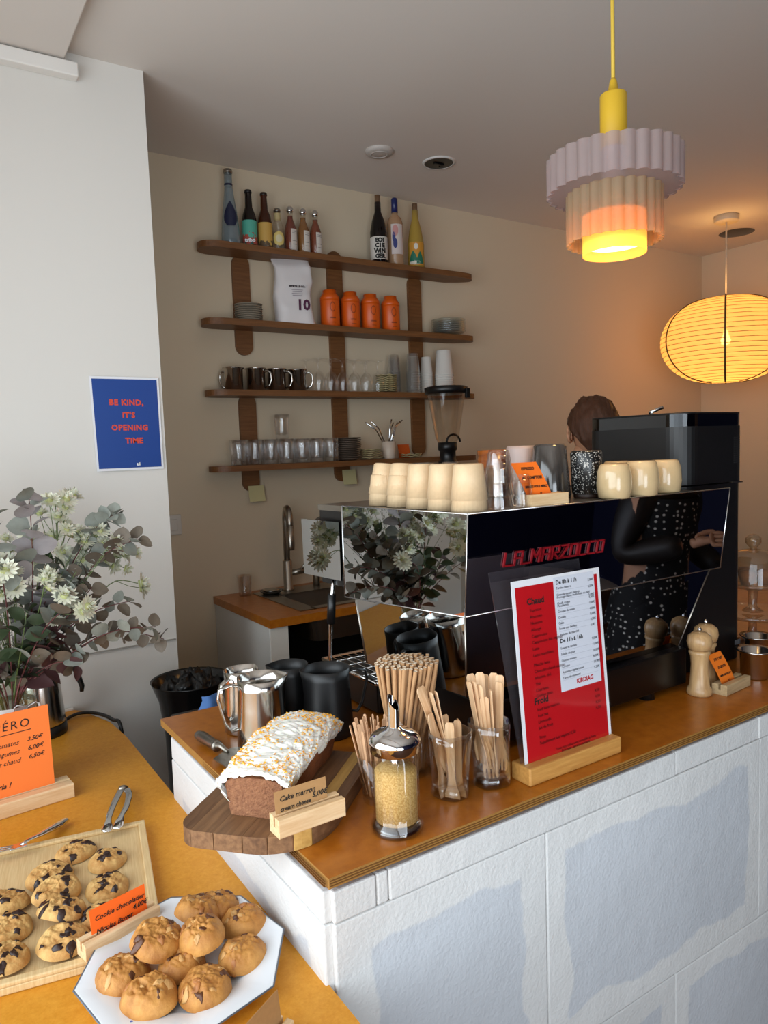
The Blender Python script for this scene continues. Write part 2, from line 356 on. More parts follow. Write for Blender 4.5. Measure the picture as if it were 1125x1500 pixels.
def bowl_fn():
    g = G(); o1 = rrect(SX1-SX0-.002, SY1-SY0-.002, 0.05); o2 = rrect(SX1-SX0-.06, SY1-SY0-.06, 0.05); c = ((SX0+SX1)/2, (SY0+SY1)/2); n = len(o1)
    vs = [(c[0]+x, c[1]+y, 0.003) for x, y in o1]+[(c[0]+x, c[1]+y, -0.15) for x, y in o2]
    return g.add(vs, [(i, (i+1) % n, n+(i+1) % n, n+i) for i in range(n)]+[tuple(range(n, 2*n))], 0, False)
mk('bowl', bowl_fn(), BRUSHED, sk)
fc = thing('kitchen_faucet', 'tall brushed steel faucet with pull out spout behind the sink', 'faucet', (1.395, 2.955, 1.054))
mk('body', G().lathe([(0.026, 0), (0.026, 0.006), (0.021, 0.01), (0.021, 0.13), (0.016, 0.135)], 20), BRUSHED, fc)
pts = [(0, 0, 0.13), (0, 0, 0.31)]+[(-0.017*(1-cos(a)), -0.058*(1-cos(a)), 0.31+0.062*sin(a)) for a in [pi*i/10 for i in range(1, 11)]]+[(-0.034, -0.116, 0.29)]
mk('spout', G().tube(pts, 0.0145, 12), BRUSHED, fc)
mk('spray_head', G().tube([(-0.034, -0.116, 0.30), (-0.034, -0.116, 0.21), (-0.034, -0.116, 0.195)], [0.0165, 0.0165, 0.014], 14), BRUSHED, fc)
mk('lever', G().tube([(0.02, 0, 0.075), (0.075, -0.01, 0.08)], 0.014, 12).tube([(0.06, -0.01, 0.085), (0.095, -0.012, 0.125)], 0.006, 8), BRUSHED, fc)
f2 = thing('water_tap', 'slim steel filtered water tap with curved neck right of the faucet', 'faucet', (1.545, 2.97, 1.054))
mk('base', G().lathe([(0.016, 0), (0.016, 0.09), (0.010, 0.095)], 14), BRUSHED, f2)
mk('neck', G().tube([(0, 0, 0.09), (0, 0, 0.27)]+[(0.03*(1-cos(a)), -0.04*(1-cos(a)), 0.27+0.045*sin(a)) for a in [pi*i/8 for i in range(1, 9)]]+[(0.06, -0.08, 0.24)], 0.0075, 10), BRUSHED, f2)
mk('lever', G().tube([(0.012, 0, 0.05), (0.055, -0.01, 0.052)], 0.008, 8), BRUSHED, f2)

# wall shelves: four boards on three uprights
sh = thing('wall_shelf', 'walnut wall shelf of four slanted boards on three uprights', 'shelf', (0, YB, 0))
SZ = [2.541, 2.231, 1.938, 1.620]; ST = [0.026, 0.026, 0.025, 0.025]
def shelf_outline(yf, yb):
    """long board with a rounded nose at either end (local y: 0 is the wall)"""
    ctrl = [(1.125, yb), (1.082, yb-0.022), (1.068, -0.085), (1.078, yf+0.022), (1.125, yf), (2.43, yf), (2.49, yf+0.012), (2.520, -0.092), (2.49, -0.062), (2.405, yb-0.002), (2.37, yb)]
    out = []
    for i, p in enumerate(ctrl):
        p = Vector(p); a = Vector(ctrl[i-1])-p; b_ = Vector(ctrl[(i+1) % len(ctrl)])-p; ra = min(a.length*0.45, 0.03); rb = min(b_.length*0.45, 0.03); a.normalize(); b_.normalize()
        for t in range(5): w = t/4; out.append(tuple(p+a*ra*(1-w)**2+b_*rb*w**2))
    return out[::-1]
for z, t, d in zip(SZ, ST, (0.0, 0.002, 0.004, 0.0)):
    mk('board', G().prism(shelf_outline(2.918-YB, -0.018), z-t, z), WALNUT, sh, bev=0.008)
def upright(x, z0, z1, w=0.078):
    out = [(-w/2, 0), (-w/2, 0), ]
    out = [(w/2*cos(a), z0+w/2+w/2*sin(a)) for a in [pi+pi*i/10 for i in range(11)]]+[(w/2*cos(a), z1-w/2+w/2*sin(a)) for a in [pi*i/10 for i in range(11)]]
    g = G().prism(out, 0, 0.018, M=Matrix(((1, 0, 0, x), (0, 0, -1, 0), (0, 1, 0, 0), (0, 0, 0, 1))))
    mk('upright', g, WALNUT, sh, bev=0.003)
upright(1.285, 2.10, 2.53); upright(1.285, 1.50, 1.93); upright(1.755, 1.52, 2.60); upright(2.215, 1.63, 2.53)
tag(mk('sticky_note', G().grid(lambda u, v: (1.265+0.075*u, 3.045-0.012*(1-v)**2, 1.455+0.07*v), 6, 6), YELLOWP), 'pale yellow sticky note hanging under the left upright of the shelf', 'note', 'sticky notes')
tag(mk('sticky_note', G().grid(lambda u, v: (1.748+0.075*u, 3.045-0.012*(1-v)**2, 1.505+0.07*v), 6, 6), YELLOWP), 'pale yellow sticky note hanging under the middle upright of the shelf', 'note', 'sticky notes')

# poster
po = thing('poster', 'blue poster with red words taped to the left wall', 'poster', (0, 0, 0))
PL = Vector((0.5065, 2.443, 1.635)); px_, pz_ = Vector((1, 0, 0.0)), Vector((0, 0, 1))
def poster_pt(u, v, d=0.0): return (0.5055+0.213*u-0.004*v*(1-u)+0.0*v, 2.4465-0.002-0.006*(1-v)**2*(1-u)-d, 1.629+0.300*v)
mk('sheet', G().grid(lambda u, v: poster_pt(u, v), 5, 7), WHITEP, po)
mk('print', G().grid(lambda u, v: poster_pt(0.03+0.94*u, 0.025+0.95*v, 0.0008), 5, 7), mat('poster blue print', '0c3f8c', 0.4), po)
PRED = mat('poster red print', 'd8452e', 0.5)
for s, u, v in (('BE KiND,', 0.50, 0.70), ("iT'S", 0.52, 0.565), ('OPENiNG', 0.525, 0.43), ('TiME', 0.575, 0.29)):
    p = poster_pt(u, v, 0.0016); text(s, 0.0245, PRED, po, frame(p, (1, 0, -0.01), (0, 0, 1)), bold=0.0011, align='CENTER', sp=1.12)
mk('logo', G().box((0, 0, 0), (0.004, 0.0004, 0.008)).box((0.0045, 0, 0.001), (0.003, 0.0004, 0.009), M=Tr((0, 0, 0), (0, 0.3, 0))).box((0.007, 0, 0.001), (0.003, 0.0004, 0.010)), WHITEP, po, loc=poster_pt(0.60, 0.06, 0.0016))

# ceiling fittings
rl = thing('recessed_spotlight', 'dark recessed ceiling spotlight above the shelves', 'ceiling light', (2.035, 2.60, CZ))
mk('ring', G().lathe([(0.060, 0.0), (0.062, -0.006), (0.069, -0.006), (0.072, 0.0)], 28, cap=False), mat('white fitting', 'd8d4d0', 0.5), rl)
mk('recess', G().lathe([(0.0, -0.0052), (0.062, -0.0052)], 28, cap=False), BLACKS, rl)
mk('lamp_clip', G().box((0, 0.0, -0.008), (0.05, 0.012, 0.005)).box((0.02, 0.01, -0.008), (0.01, 0.02, 0.005)), BLACKP, rl)
rl = thing('recessed_spotlight', 'dark recessed ceiling spotlight right of the lantern cord', 'ceiling light', (4.32, 2.62, CZ))
mk('recess', G().lathe([(0.0, -0.0012), (0.095, -0.0012), (0.10, 0.0)], 28, cap=False), BLACKS, rl)
sd = thing('smoke_detector', 'flat round white smoke detector on the ceiling', 'smoke detector', (1.74, 2.62, CZ))
mk('housing', G().lathe([(0.0, -0.014), (0.05, -0.014), (0.058, -0.008), (0.06, 0.0)], 28, cap=False), mat('off white fitting', 'bdb5ae', 0.5), sd)
mk('grille_ring', G().lathe([(0.030, -0.0145), (0.032, -0.017), (0.036, -0.017), (0.038, -0.0145)], 28, cap=False), mat('off white fitting', 'bdb5ae', 0.5), sd)
tag(mk('wall_switch', G().box((0, 0, 0), (0.07, 0.012, 0.085)).box((0, -0.008, 0), (0.035, 0.006, 0.05)), mat('switch plastic', 'cfc8be', 0.4), loc=(0.925, 3.063, 1.38), bev=0.003), 'white light switch on the back wall beside the left wall corner', 'switch')
# ------------------------------------------------------------------ espresso machine
em = thing('espresso_machine', 'mirror panelled espresso machine with red raised lettering on the bar', 'coffee machine', (0, 0, 0))
A = Vector((0.89, 1.077, 1.540)); B_ = Vector((1.755, 1.077, 1.540))          # top front edge
SD = Vector((-0.0995, 0.995, 0))                                               # side direction (the end panel is splayed)
C_ = A + SD*0.413
A2 = Vector((0.887, 1.089, 1.338)); B2 = Vector((1.733, 1.089, 1.336)); B2m = Vector((1.687, 1.089, 1.337)); C2 = A2 + SD*0.400 + Vector((0.0, 0, -0.015))
A3 = Vector((0.902, 1.104, 1.175)); B3 = Vector((1.578, 1.104, 1.150)); C3 = A3+SD*0.33+Vector((0.012, 0, -0.03))
mk('upper_front_panel', G().slab(A2, B2, B_, A, 0.004), DARKMIR, em)
mk('lower_front_panel', G().slab(A3, B3, B2m, A2+Vector((0.004, 0, -0.002)), 0.004), DARKMIR, em)
mk('upper_end_panel', G().slab(C2, A2, A, C_, 0.004), MIRROR, em)
LA_ = A2+Vector((0.001, 0.002, -0.003)); LB_ = LA_+Vector((0.010, 0.013, -0.162))
mk('lower_end_panel', G().slab(LB_+SD*0.325, LB_, LA_, LA_+SD*0.36, 0.004), MIRROR, em)
EDGE = mat('bright steel edge', 'd5d6d6', 0.25, 1.0)
g = G()
for a, b_ in ((A, B_), (A, C_), (A2, C2), (A, A2), (A2, B2), (B_, B2), (C_, C2)): g.tube([a, b_], 0.0016, 6)
mk('panel_edging', g, EDGE, em)
for a, b_ in ((A2, LB_), (B2m, B3), (LA_+SD*0.36, LB_+SD*0.325)): mk('lower_edging', G().tube([a, b_], 0.0022, 6), BRUSHED, em)
mk('top_tray', G().prism([(0.893, 1.081), (1.66, 1.081), (1.63, 1.60), (0.845, 1.60)], 1.525, 1.5385), BRUSHED, em)
mk('rear_mirror_panel', G().slab(Vector((0.830, 1.66, 1.36)), Vector((0.846, 1.50, 1.36)), Vector((0.846, 1.50, 1.500)), Vector((0.828, 1.66, 1.500)), 0.004), MIRROR, em)
mk('body', G().prism([(0.93, 1.115), (1.56, 1.115), (1.58, 1.40), (0.90, 1.40)], 1.16, 1.525).prism([(0.87, 1.40), (1.60, 1.40), (1.60, 1.62), (0.86, 1.62)], 1.34, 1.525), BLACKS, em)
mk('drip_box', G().box((1.255, 1.245, 1.11), (0.65, 0.33, 0.09)), BLACKS, em, bev=0.004)
mk('drip_tray', G().box((1.235, 1.53, 1.09), (0.72, 0.26, 0.07)), BLACKS, em, bev=0.004)
g = G(); g.tube([(0.872, 1.40, 1.128), (1.60, 1.40, 1.128), (1.60, 1.66, 1.128), (0.872, 1.66, 1.128), (0.872, 1.40, 1.128)], 0.005, 6)
for i in range(34): g.tube([(0.88+0.021*i, 1.40, 1.127), (0.88+0.021*i, 1.66, 1.127)], 0.0018, 5)
for i in range(5): g.tube([(0.875, 1.43+0.05*i, 1.125), (1.6, 1.43+0.05*i, 1.125)], 0.0015, 5)
mk('drip_grate', g, CHROME, em)
for x, y in ((1.45, 1.10), (0.96, 1.12), (0.96, 1.58), (1.52, 1.58)):
    mk('foot', G().lathe([(0.020, 0), (0.016, 0.025), (0.016, 0.07)], 14), BLACKP, em, loc=(x, y, BZ))
st_ = mk('steam_wand', G().tube([(0.862, 1.56, 1.36), (0.858, 1.575, 1.30), (0.862, 1.60, 1.15), (0.866, 1.605, 1.14)], 0.0055, 10), CHROME, em)
mk('grip', G().tube([(0.8585, 1.571, 1.315), (0.8598, 1.584, 1.24)], 0.0105, 12), BLACKP, st_)
mk('steam_knob', G().lathe([(0.026, 0), (0.028, 0.008), (0.028, 0.028), (0.02, 0.034)], 16, rf=lambda a, z: 1+0.05*cos(8*a)), BLACKP, em, loc=(0.868, 1.70, 1.432), rot=(0, pi/2, 0), sc=(0.8, 0.8, 0.8))
for x in (1.03, 1.38):
    h = mk('group_head', G().lathe([(0.036, 0), (0.036, 0.06), (0.028, 0.08), (0.028, 0.11)], 20), CHROME, em, loc=(x, 1.52, 1.25))
    mk('portafilter', G().lathe([(0.02, -0.03), (0.036, -0.02), (0.036, 0.004)], 18).tube([(0, 0.03, -0.01), (0, 0.15, -0.02)], 0.013, 10), BLACKP, h)
# raised red letters, linked by their feet
LT = {'L': [[(0, 4), (0, 0), (3, 0)]], 'A': [[(0, 0), (0, 4), (2.4, 4), (2.4, 0)], [(0, 2), (2.4, 2)]], 'M': [[(0, 0), (0, 4), (1.4, 1.6), (2.8, 4), (2.8, 0)]],
      'R': [[(0, 0), (0, 4), (2.4, 4), (2.4, 2.1), (0.4, 2.1), (2.4, 0)]], 'Z': [[(0, 4), (2.4, 4), (0, 0), (2.6, 0)]], 'O': [[(0, 0), (0, 4), (2.4, 4), (2.4, 0), (0, 0)]], 'C': [[(2.4, 4), (0, 4), (0, 0), (2.4, 0)]], '_': [[(-0.6, 0), (2.2, 0)]]}
g = G(); cx = 0
for ch in 'LA_MARZOCCO':
    for pl in LT[ch]:
        for (x0, y0), (x1, y1) in zip(pl, pl[1:]):
            d = Vector((x1-x0, y1-y0, 0)); L = d.length; ang = math.atan2(d.y, d.x)
            g.box((0, 0, 0), (L+0.52, 0.52, 0.9), M=Tr((cx+(x0+x1)/2, (y0+y1)/2, 0.45), (0, 0, ang)))
    if ch in 'ARZ': g.box((cx+2.9, 0, 0.45), (1.4, 0.6, 0.9))
    cx += {'L': 3.5, '_': 2.4, 'M': 3.9}.get(ch, 3.45)
nrm = (B2-A2).cross(A-A2).normalized()
q = A2 + (A-A2)*0.445 + Vector((0.094, 0, 0)) + nrm*0.0008
ltr = mk('lettering', g, mat('red raised letters', '8e0f1a', 0.4), em)
sc_ = 0.300/cx
ltr.data.transform(Matrix.Diagonal((sc_, sc_*0.80, 0.004, 1)) @ Matrix(((1, 0.14, 0, 0), (0, 1, 0, 0), (0, 0, 1, 0), (0, 0, 0, 1))))
ltr.matrix_local = frame(q, B2-A2, A-A2)
tag(ltr, 'red raised lettering')

# tall black coffee brewer behind the machine's right end
br = thing('coffee_brewer', 'tall black coffee brewer with smoked rail on top behind the espresso machine', 'coffee machine', (0, 0, 0))
def brew_out(d=0.0): return [(1.800+(x), 1.305+y) for x, y in rrect(0.285-d, 0.33-d, 0.055, 8)]
mk('lower_body', G().prism(brew_out(0.004), 1.055, 1.545), BLACKM, br, bev=0.003)
mk('upper_body', G().prism(brew_out(), 1.549, 1.700), BLACKM, br, bev=0.004)
o1, o2 = brew_out(0.002), brew_out(0.010); n_ = len(o1); g = G()
vs = [(x, y, z) for z in (1.700, 1.734) for x, y in o1]+[(x, y, z) for z in (1.700, 1.734) for x, y in o2]
g.add(vs, [(i, (i+1) % n_, n_+(i+1) % n_, n_+i) for i in range(n_)]+[(2*n_+i, 3*n_+i, 3*n_+(i+1) % n_, 2*n_+(i+1) % n_) for i in range(n_)]+[(n_+i, n_+(i+1) % n_, 3*n_+(i+1) % n_, 3*n_+i) for i in range(n_)])
mk('smoked_rail', g, thin_glass('smoked plastic', '55545a', 1.0, 0.05), br)
mk('rail_rim', G().tube([(x, y, 1.734) for x, y in brew_out(0.005)]+[(brew_out(0.005)[0])+(1.734,)], 0.0028, 6), BLACKP, br)
for i in range(12): mk('vent_slit', G().box((1.888, 1.1405, 1.60+0.0062*i), (0.028, 0.002, 0.0022)), mat('dark grey slit', '2c2b2b', 0.4), br)
mk('lever', G().tube([(1.70, 1.27, 1.695), (1.70, 1.27, 1.742)], 0.005, 8).tube([(1.695, 1.275, 1.742), (1.722, 1.25, 1.756)], 0.0045, 8), CHROME, br)
mk('joint_clip', G().box((1.89, 1.141, 1.547), (0.05, 0.006, 0.004)), BRUSHED, br)
mk('badge', G().box((1.895, 1.1418, 1.10), (0.012, 0.002, 0.012)).box((1.909, 1.1418, 1.10), (0.010, 0.002, 0.014)), mat('grey badge', '6d6d70', 0.4), br)
for x, y in ((1.72, 1.19), (1.88, 1.19), (1.72, 1.42), (1.88, 1.42)): mk('foot', G().lathe([(0.015, 0), (0.015, 0.008)], 12), BLACKP, br, loc=(x, y, BZ))

# coffee grinder with clear hopper on the sink unit
gr = thing('coffee_grinder', 'black coffee grinder with clear conical hopper and black lid before the shelves', 'coffee grinder', (2.136, 2.72, BZ))
mk('body', G().box((0, 0.02, 0.20), (0.17, 0.22, 0.40), taper=0.9).box((0, -0.05, 0.44), (0.14, 0.14, 0.10)), BLACKM, gr, bev=0.012)
mk('dosing_spout', G().lathe([(0.02, 0.30), (0.03, 0.36), (0.03, 0.40)], 16), BLACKP, gr, loc=(0, -0.13, 0))
mk('collar', G().lathe([(0.045, 0.48), (0.045, 0.55), (0.038, 0.56), (0.038, 0.60), (0.045, 0.605), (0.045, 0.64)], 24), BLACKP, gr)
mk('collar_handle', G().tube([(0.04*cos(a), -0.045, 0.64+0.035*sin(a)) for a in [pi*i/8 for i in range(9)]], 0.005, 8), BLACKP, gr)
mk('hopper', G().lathe([(0.040, 0.63), (0.055, 0.66), (0.088, 0.86), (0.090, 0.878)], 32, cap=False), thin_glass('hopper plastic', 'efe8e0', 1.3, 0.06), gr)
mk('lid', G().lathe([(0.085, 0.862), (0.100, 0.866), (0.102, 0.893), (0.09, 0.898)], 32), BLACKP, gr)
mk('lid_clip', G().box((0.05, -0.095, 0.862), (0.024, 0.014, 0.045)), BLACKP, gr, bev=0.003)

# ------------------------------------------------------------------ things on the espresso machine
MT = 1.5395
def cup_me(key, prof, n, m, rf=None):
    return G().lathe(prof, n, rf=rf, cap=True).mesh(key, m)
# cream conical cups, upside down, two to a stack
_rib = lambda a, z: 1+0.012*cos(26*a)
cone = G().lathe([(0.033, 0.0), (0.0365, 0.0), (0.0295, 0.069), (0.026, 0.0720), (0.0, 0.0720)], 52, rf=_rib, cap=False).mesh('stoneware_cup', CREAM)
for i, (x, y, tx, ty) in enumerate(((0.930, 1.428, 0.0, 0.16), (0.930, 1.352, 0.0, 0.13), (0.930, 1.276, 0.0, 0.03), (0.932, 1.201, 0, 0.01), (0.932, 1.122, 0, 0.0))):
    for k in (0, 1):
        o = put('stoneware_cup', cone, None, (x, y, MT+0.0235*k), (0, ty*k*0.9, 0.3*i), (1, 1, 1))
        tag(o, '%s of the upside-down ribbed cream cups, %s of the %s stack from the left' % (('lower', 'upper')[k], ('bottom', 'top')[k], ORD[i]), 'cup', 'ribbed cream cups on the espresso machine')
# small clear tumblers, upside down
tum = G().lathe([(0.027, 0.0), (0.0295, 0.0), (0.031, 0.004), (0.0215, 0.062), (0.019, 0.068), (0.0, 0.068)], 30, rf=lambda a, z: 1+0.02*cos(10*a)*(1 if z < .06 else 0), cap=False).lathe([(0, 0.058), (0.018, 0.058), (0.021, 0.05), (0.026, 0.002)], 30, cap=False).mesh('glass_tumbler', thin_glass('tumbler glass', 'fdfbf8', 2.0, 0.05))
for i, (x, y, z, lab) in enumerate(((0.995, 1.105, 0, 'bottom of the stack of three upside-down glass tumblers beside the cream cups'), (0.995, 1.105, 0.026, 'middle of the stack of three upside-down glass tumblers beside the cream cups'), (0.997, 1.105, 0.052, 'topmost of the stack of three upside-down glass tumblers beside the cream cups'),
        (1.068, 1.12, 0, 'single upside-down glass tumbler just left of the orange card on the machine'), (1.035, 1.42, 0.026, 'upside-down glass tumbler whose rim shows behind the second cream cup stack'), (1.035, 1.42, 0, 'lower glass tumbler hidden behind the second cream cup stack'), (1.075, 1.36, 0.026, 'upside-down glass tumbler whose rim shows behind the fourth cream cup stack'), (1.075, 1.36, 0.0, 'lower glass tumbler hidden behind the fourth cream cup stack'))):
    tag(put('glass_tumbler', tum, None, (x, y, MT+z), (0, 0, i)), lab, 'glass', 'clear tumblers on the espresso machine')
amb = mat('amber brown glaze', 'c26a1c', 0.25, c2='5a2410', scale=6, stretch=(1, 1, 9), coat=0.5)
tag(mk('amber_cup', G().lathe([(0.030, 0), (0.036, 0.03), (0.040, 0.118), (0.037, 0.118), (0.033, 0.03), (0, 0.02)], 28), amb, loc=(1.244, 1.400, MT)), 'tall amber orange glazed cup behind the glass tumblers', 'cup')
tag(mk('lilac_cup', G().lathe([(0.030, 0), (0.036, 0.015), (0.037, 0.118), (0.033, 0.126), (0.0, 0.126)], 28), mat('lilac glaze', 'b9a39b', 0.45), loc=(1.264, 1.320, MT)), 'dull lilac cup turned over behind the orange card', 'cup')
drk = mat('mirror black glaze', '24211f', 0.12, c2='55504c', scale=5, stretch=(6, 6, 1), coat=0.8)
tag(mk('dark_cup', G().lathe([(0.047, 0), (0.048, 0.01), (0.038, 0.122), (0.033, 0.128), (0.0, 0.128)], 36, rf=lambda a, z: 1+0.008*cos(18*a)), drk, loc=(1.275, 1.235, MT)), 'dark glossy ribbed cup turned over behind the orange card', 'cup')
def speck_mat():
    m = mat('speckled black glaze', '0f0f10', 0.3); nt = m.node_tree; n = nt.nodes
    v = n.new('ShaderNodeTexVoronoi'); v.inputs['Scale'].default_value = 240; tc = n.new('ShaderNodeTexCoord'); nt.links.new(tc.outputs['Object'], v.inputs['Vector'])
    no = n.new('ShaderNodeTexNoise'); no.inputs['Scale'].default_value = 60; nt.links.new(tc.outputs['Object'], no.inputs['Vector'])
    ad = n.new('ShaderNodeMath'); ad.operation = 'MULTIPLY'; nt.links.new(v.outputs['Distance'], ad.inputs[0]); nt.links.new(no.outputs['Fac'], ad.inputs[1])
    r = n.new('ShaderNodeValToRGB'); r.color_ramp.elements[0].position = 0.14; r.color_ramp.elements[0].color = lin('b9b5ad'); r.color_ramp.elements[1].position = 0.18; r.color_ramp.elements[1].color = lin('121213')
    nt.links.new(ad.outputs[0], r.inputs[0]); nt.links.new(r.outputs[0], n['Principled BSDF'].inputs['Base Color']); return m
sp_ = thing('speckled_cup', 'black cup with white speckles right of the orange card on the machine', 'cup', (1.338, 1.180, MT))
mk('cup_body', G().lathe([(0.028, 0.008), (0.034, 0.011), (0.0365, 0.105), (0.034, 0.110), (0.0, 0.110)], 36), speck_mat(), sp_)
mk('foot_ring', G().lathe([(0.029, 0), (0.03, 0.002), (0.03, 0.012)], 30), mat('brown foot ring', '2a1a12', 0.5), sp_)
crm = G().lathe([(0.033, 0), (0.037, 0.004), (0.041, 0.03), (0.039, 0.062), (0.034, 0.078), (0.030, 0.082), (0.0, 0.082)], 36).mesh('cream_cup', mat('glossy cream glaze', 'd0b488', 0.18, var=0.06, scale=25, coat=0.5))
for x, y, s, l in ((1.345, 1.105, 0.96, 'left of the three smooth cream cups turned over on the machine'), (1.440, 1.105, 1.0, 'middle of the three smooth cream cups turned over on the machine'), (1.548, 1.120, 0.98, 'right of the three smooth cream cups turned over on the machine'), (1.475, 1.20, 0.98, 'smooth cream cup turned over behind the front three')):
    tag(put('cream_cup', crm, None, (x, y, MT), (0, 0, x*9), (s, s, s)), l, 'cup', 'smooth cream cups on the espresso machine')

def card_holder(name, label, loc, rz, L, D, H_, wmat, bevel=0.002):
    t = thing(name, label, 'card holder', loc, rz)
    g = G(); g.box((0, -D*0.32, H_/2), (L, D*0.36, H_)).box((0, D*0.32, H_/2), (L, D*0.36, H_)).box((0, 0, H_*0.25), (L, D*0.32, H_*0.5))
    # the two rails meet at a slot that holds the card
    mk('wood_block', G().prism([(-D/2, 0), (D/2, 0), (D/2, H_), (0.003, H_), (0.003, H_*0.45), (-0.003, H_*0.45), (-0.003, H_), (-D/2, H_)], -L/2, L/2, M=Matrix(((0, 0, 1, 0), (1, 0, 0, 0), (0, 1, 0, 0), (0, 0, 0, 1)))), wmat, t, bev=bevel)
    return t
def card(name, label, loc, rz, w, h, m, lean=0.0, curl=0.0, dx=0.0, skew=0.0, thick=0.0006):
    """a card standing in the slot; local x along the width, z up; returns the thing and a point function"""
    t = thing(name, label, 'card', loc, rz)
    def P(u, v, d=0.0):
        y = lean*v*h + curl*v*v*h; return (dx+(u-0.5)*w+skew*v*h+curl*0.0, y-d, v*h)
    g = G(); vs = []; n = 7
    for d in (0, -thick):
        for j in range(n):
            for u in (0, 1): vs.append(P(u, j/(n-1), d))
    fs = [(2*j, 2*j+1, 2*j+3, 2*j+2) for j in range(n-1)]+[(2*n+2*j+1, 2*n+2*j, 2*n+2*j+2, 2*n+2*j+3) for j in range(n-1)]
    fs += [(2*n+2*j, 2*j, 2*j+2, 2*n+2*j+2) for j in range(n-1)]+[(2*j+1, 2*n+2*j+1, 2*n+2*j+3, 2*j+3) for j in range(n-1)]+[(2*n-2, 2*n-1, 4*n-1, 4*n-2)]
    mk('sheet', g.add(vs, fs), m, t)
    return t, P
def write(t, P, s, u, v, size, m=INK, shear=0.3, slope=0.0, align='LEFT', bold=0.0002, e=0.02, sp=1.0):
    p = P(u, v, 0.0006); px = Vector(P(u+e, v+slope*e, 0.0006))-Vector(p); py = Vector(P(u, v+0.03, 0.0006))-Vector(p)
    return text(s, size, m, t, frame(p, px, py), shear=shear, align=align, bold=bold, ext=0.0001, sp=sp)
# orange card on the machine
ch = card_holder('card_holder', 'pale wooden card holder on top of the espresso machine', (1.116, 1.098, MT), 0.0, 0.108, 0.034, 0.026, PALEWOOD)
t, P = card('orange_card', 'curled orange note card standing on top of the espresso machine', (1.108, 1.099, MT+0.014), 0.0, 0.072, 0.078, ORANGE, lean=0.1, curl=0.12, skew=-0.42)
for s, v, sz in (('ESPRESSO', 0.80, 0.0085), ("AU COMPTOIR", 0.56, 0.0085), ("SERVEZ-VOUS MERCI", 0.32, 0.0068)): write(t, P, s, 0.5, v, sz, align='CENTER', shear=0.15, bold=0.0003)
write(t, P, 'v', 0.55, 0.12, 0.012, align='CENTER', bold=0.0002)

# ------------------------------------------------------------------ shelf contents
SY = YB-0.088; KX = 1.0185
def dcyl(name, m): return m
LBL = 0.0009
def bottle(label, x, y, z, prof, m, cap=None, capm=None, labels=(), name='bottle', liquid=None, rz=0):
    """labels: (z0, z1, radius, half angle, material)"""
    t = thing(name, label, 'bottle', (x*KX, y, z), rz)
    mk('glass', G().lathe(prof, 24), m, t)
    if liquid: mk('liquid', G().lathe(liquid[0], 24), liquid[1], t)
    if cap: mk('cap', G().lathe(cap, 18), capm, t)
    for z0, z1, r, ha, lm, a0 in labels:
        mk('paper_label', G().grid(lambda u, v: (r*cos(a0+ha*(2*u-1)), r*sin(a0+ha*(2*u-1)), z0+(z1-z0)*v), 14, 3), lm, t)
    return t
FA = -2.13   # angle that faces the camera
beer = [(0.029, 0), (0.031, 0.004), (0.031, 0.115), (0.027, 0.140), (0.016, 0.170), (0.0135, 0.225), (0.0145, 0.228), (0.0145, 0.238), (0.0, 0.238)]
soda = [(0.025, 0), (0.027, 0.004), (0.027, 0.085), (0.022, 0.115), (0.0135, 0.140), (0.0125, 0.178), (0.0, 0.178)]
juice = [(0.024, 0), (0.027, 0.004), (0.027, 0.100), (0.022, 0.122), (0.0125, 0.150), (0.0125, 0.185), (0.0, 0.185)]
crown = [(0.0155, 0.0), (0.016, 0.004), (0.014, 0.012), (0.0, 0.013)]
def cr(z, k=1.0): return [(r*k, z+h*k) for r, h in crown]
TY = SY
bw = thing('bottle', 'tall clear bluish water bottle with dark blue drop label, first on the top shelf', 'bottle', (1.195*KX, TY, SZ[0]))
mk('glass', G().lathe([(0.036, 0), (0.040, 0.01), (0.036, 0.08), (0.030, 0.14), (0.020, 0.21), (0.0165, 0.25), (0.0165, 0.30), (0.0, 0.30)], 26), thin_glass('bluish bottle glass', 'b9c6cc', 1.0, 0.03, 0.25), bw)
mk('cap', G().lathe(cr(0.297, 1.25), 18), BRUSHED, bw)
mk('drop_label', G().grid(lambda u, v: ((0.0325+0.007*(1-v))*cos(FA+0.25+(2*u-1)*(0.75*sin(pi*min(1, v*0.9+0.1)**0.8)+0.05)), (0.0325+0.007*(1-v))*sin(FA+0.25+(2*u-1)*(0.75*sin(pi*min(1, v*0.9+0.1)**0.8)+0.05)), 0.075+0.10*v), 10, 10), mat('dark blue label', '161d3a', 0.4), bw)
mk('neck_ring', G().lathe([(0.0175, 0.245), (0.018, 0.25), (0.0175, 0.253)], 20, cap=False), mat('dark blue label', '161d3a', 0.4), bw)
DKGL = mat('dark brown bottle glass', '150c08', 0.1); BRGL = mat('brown bottle glass', '3d1c0c', 0.1)
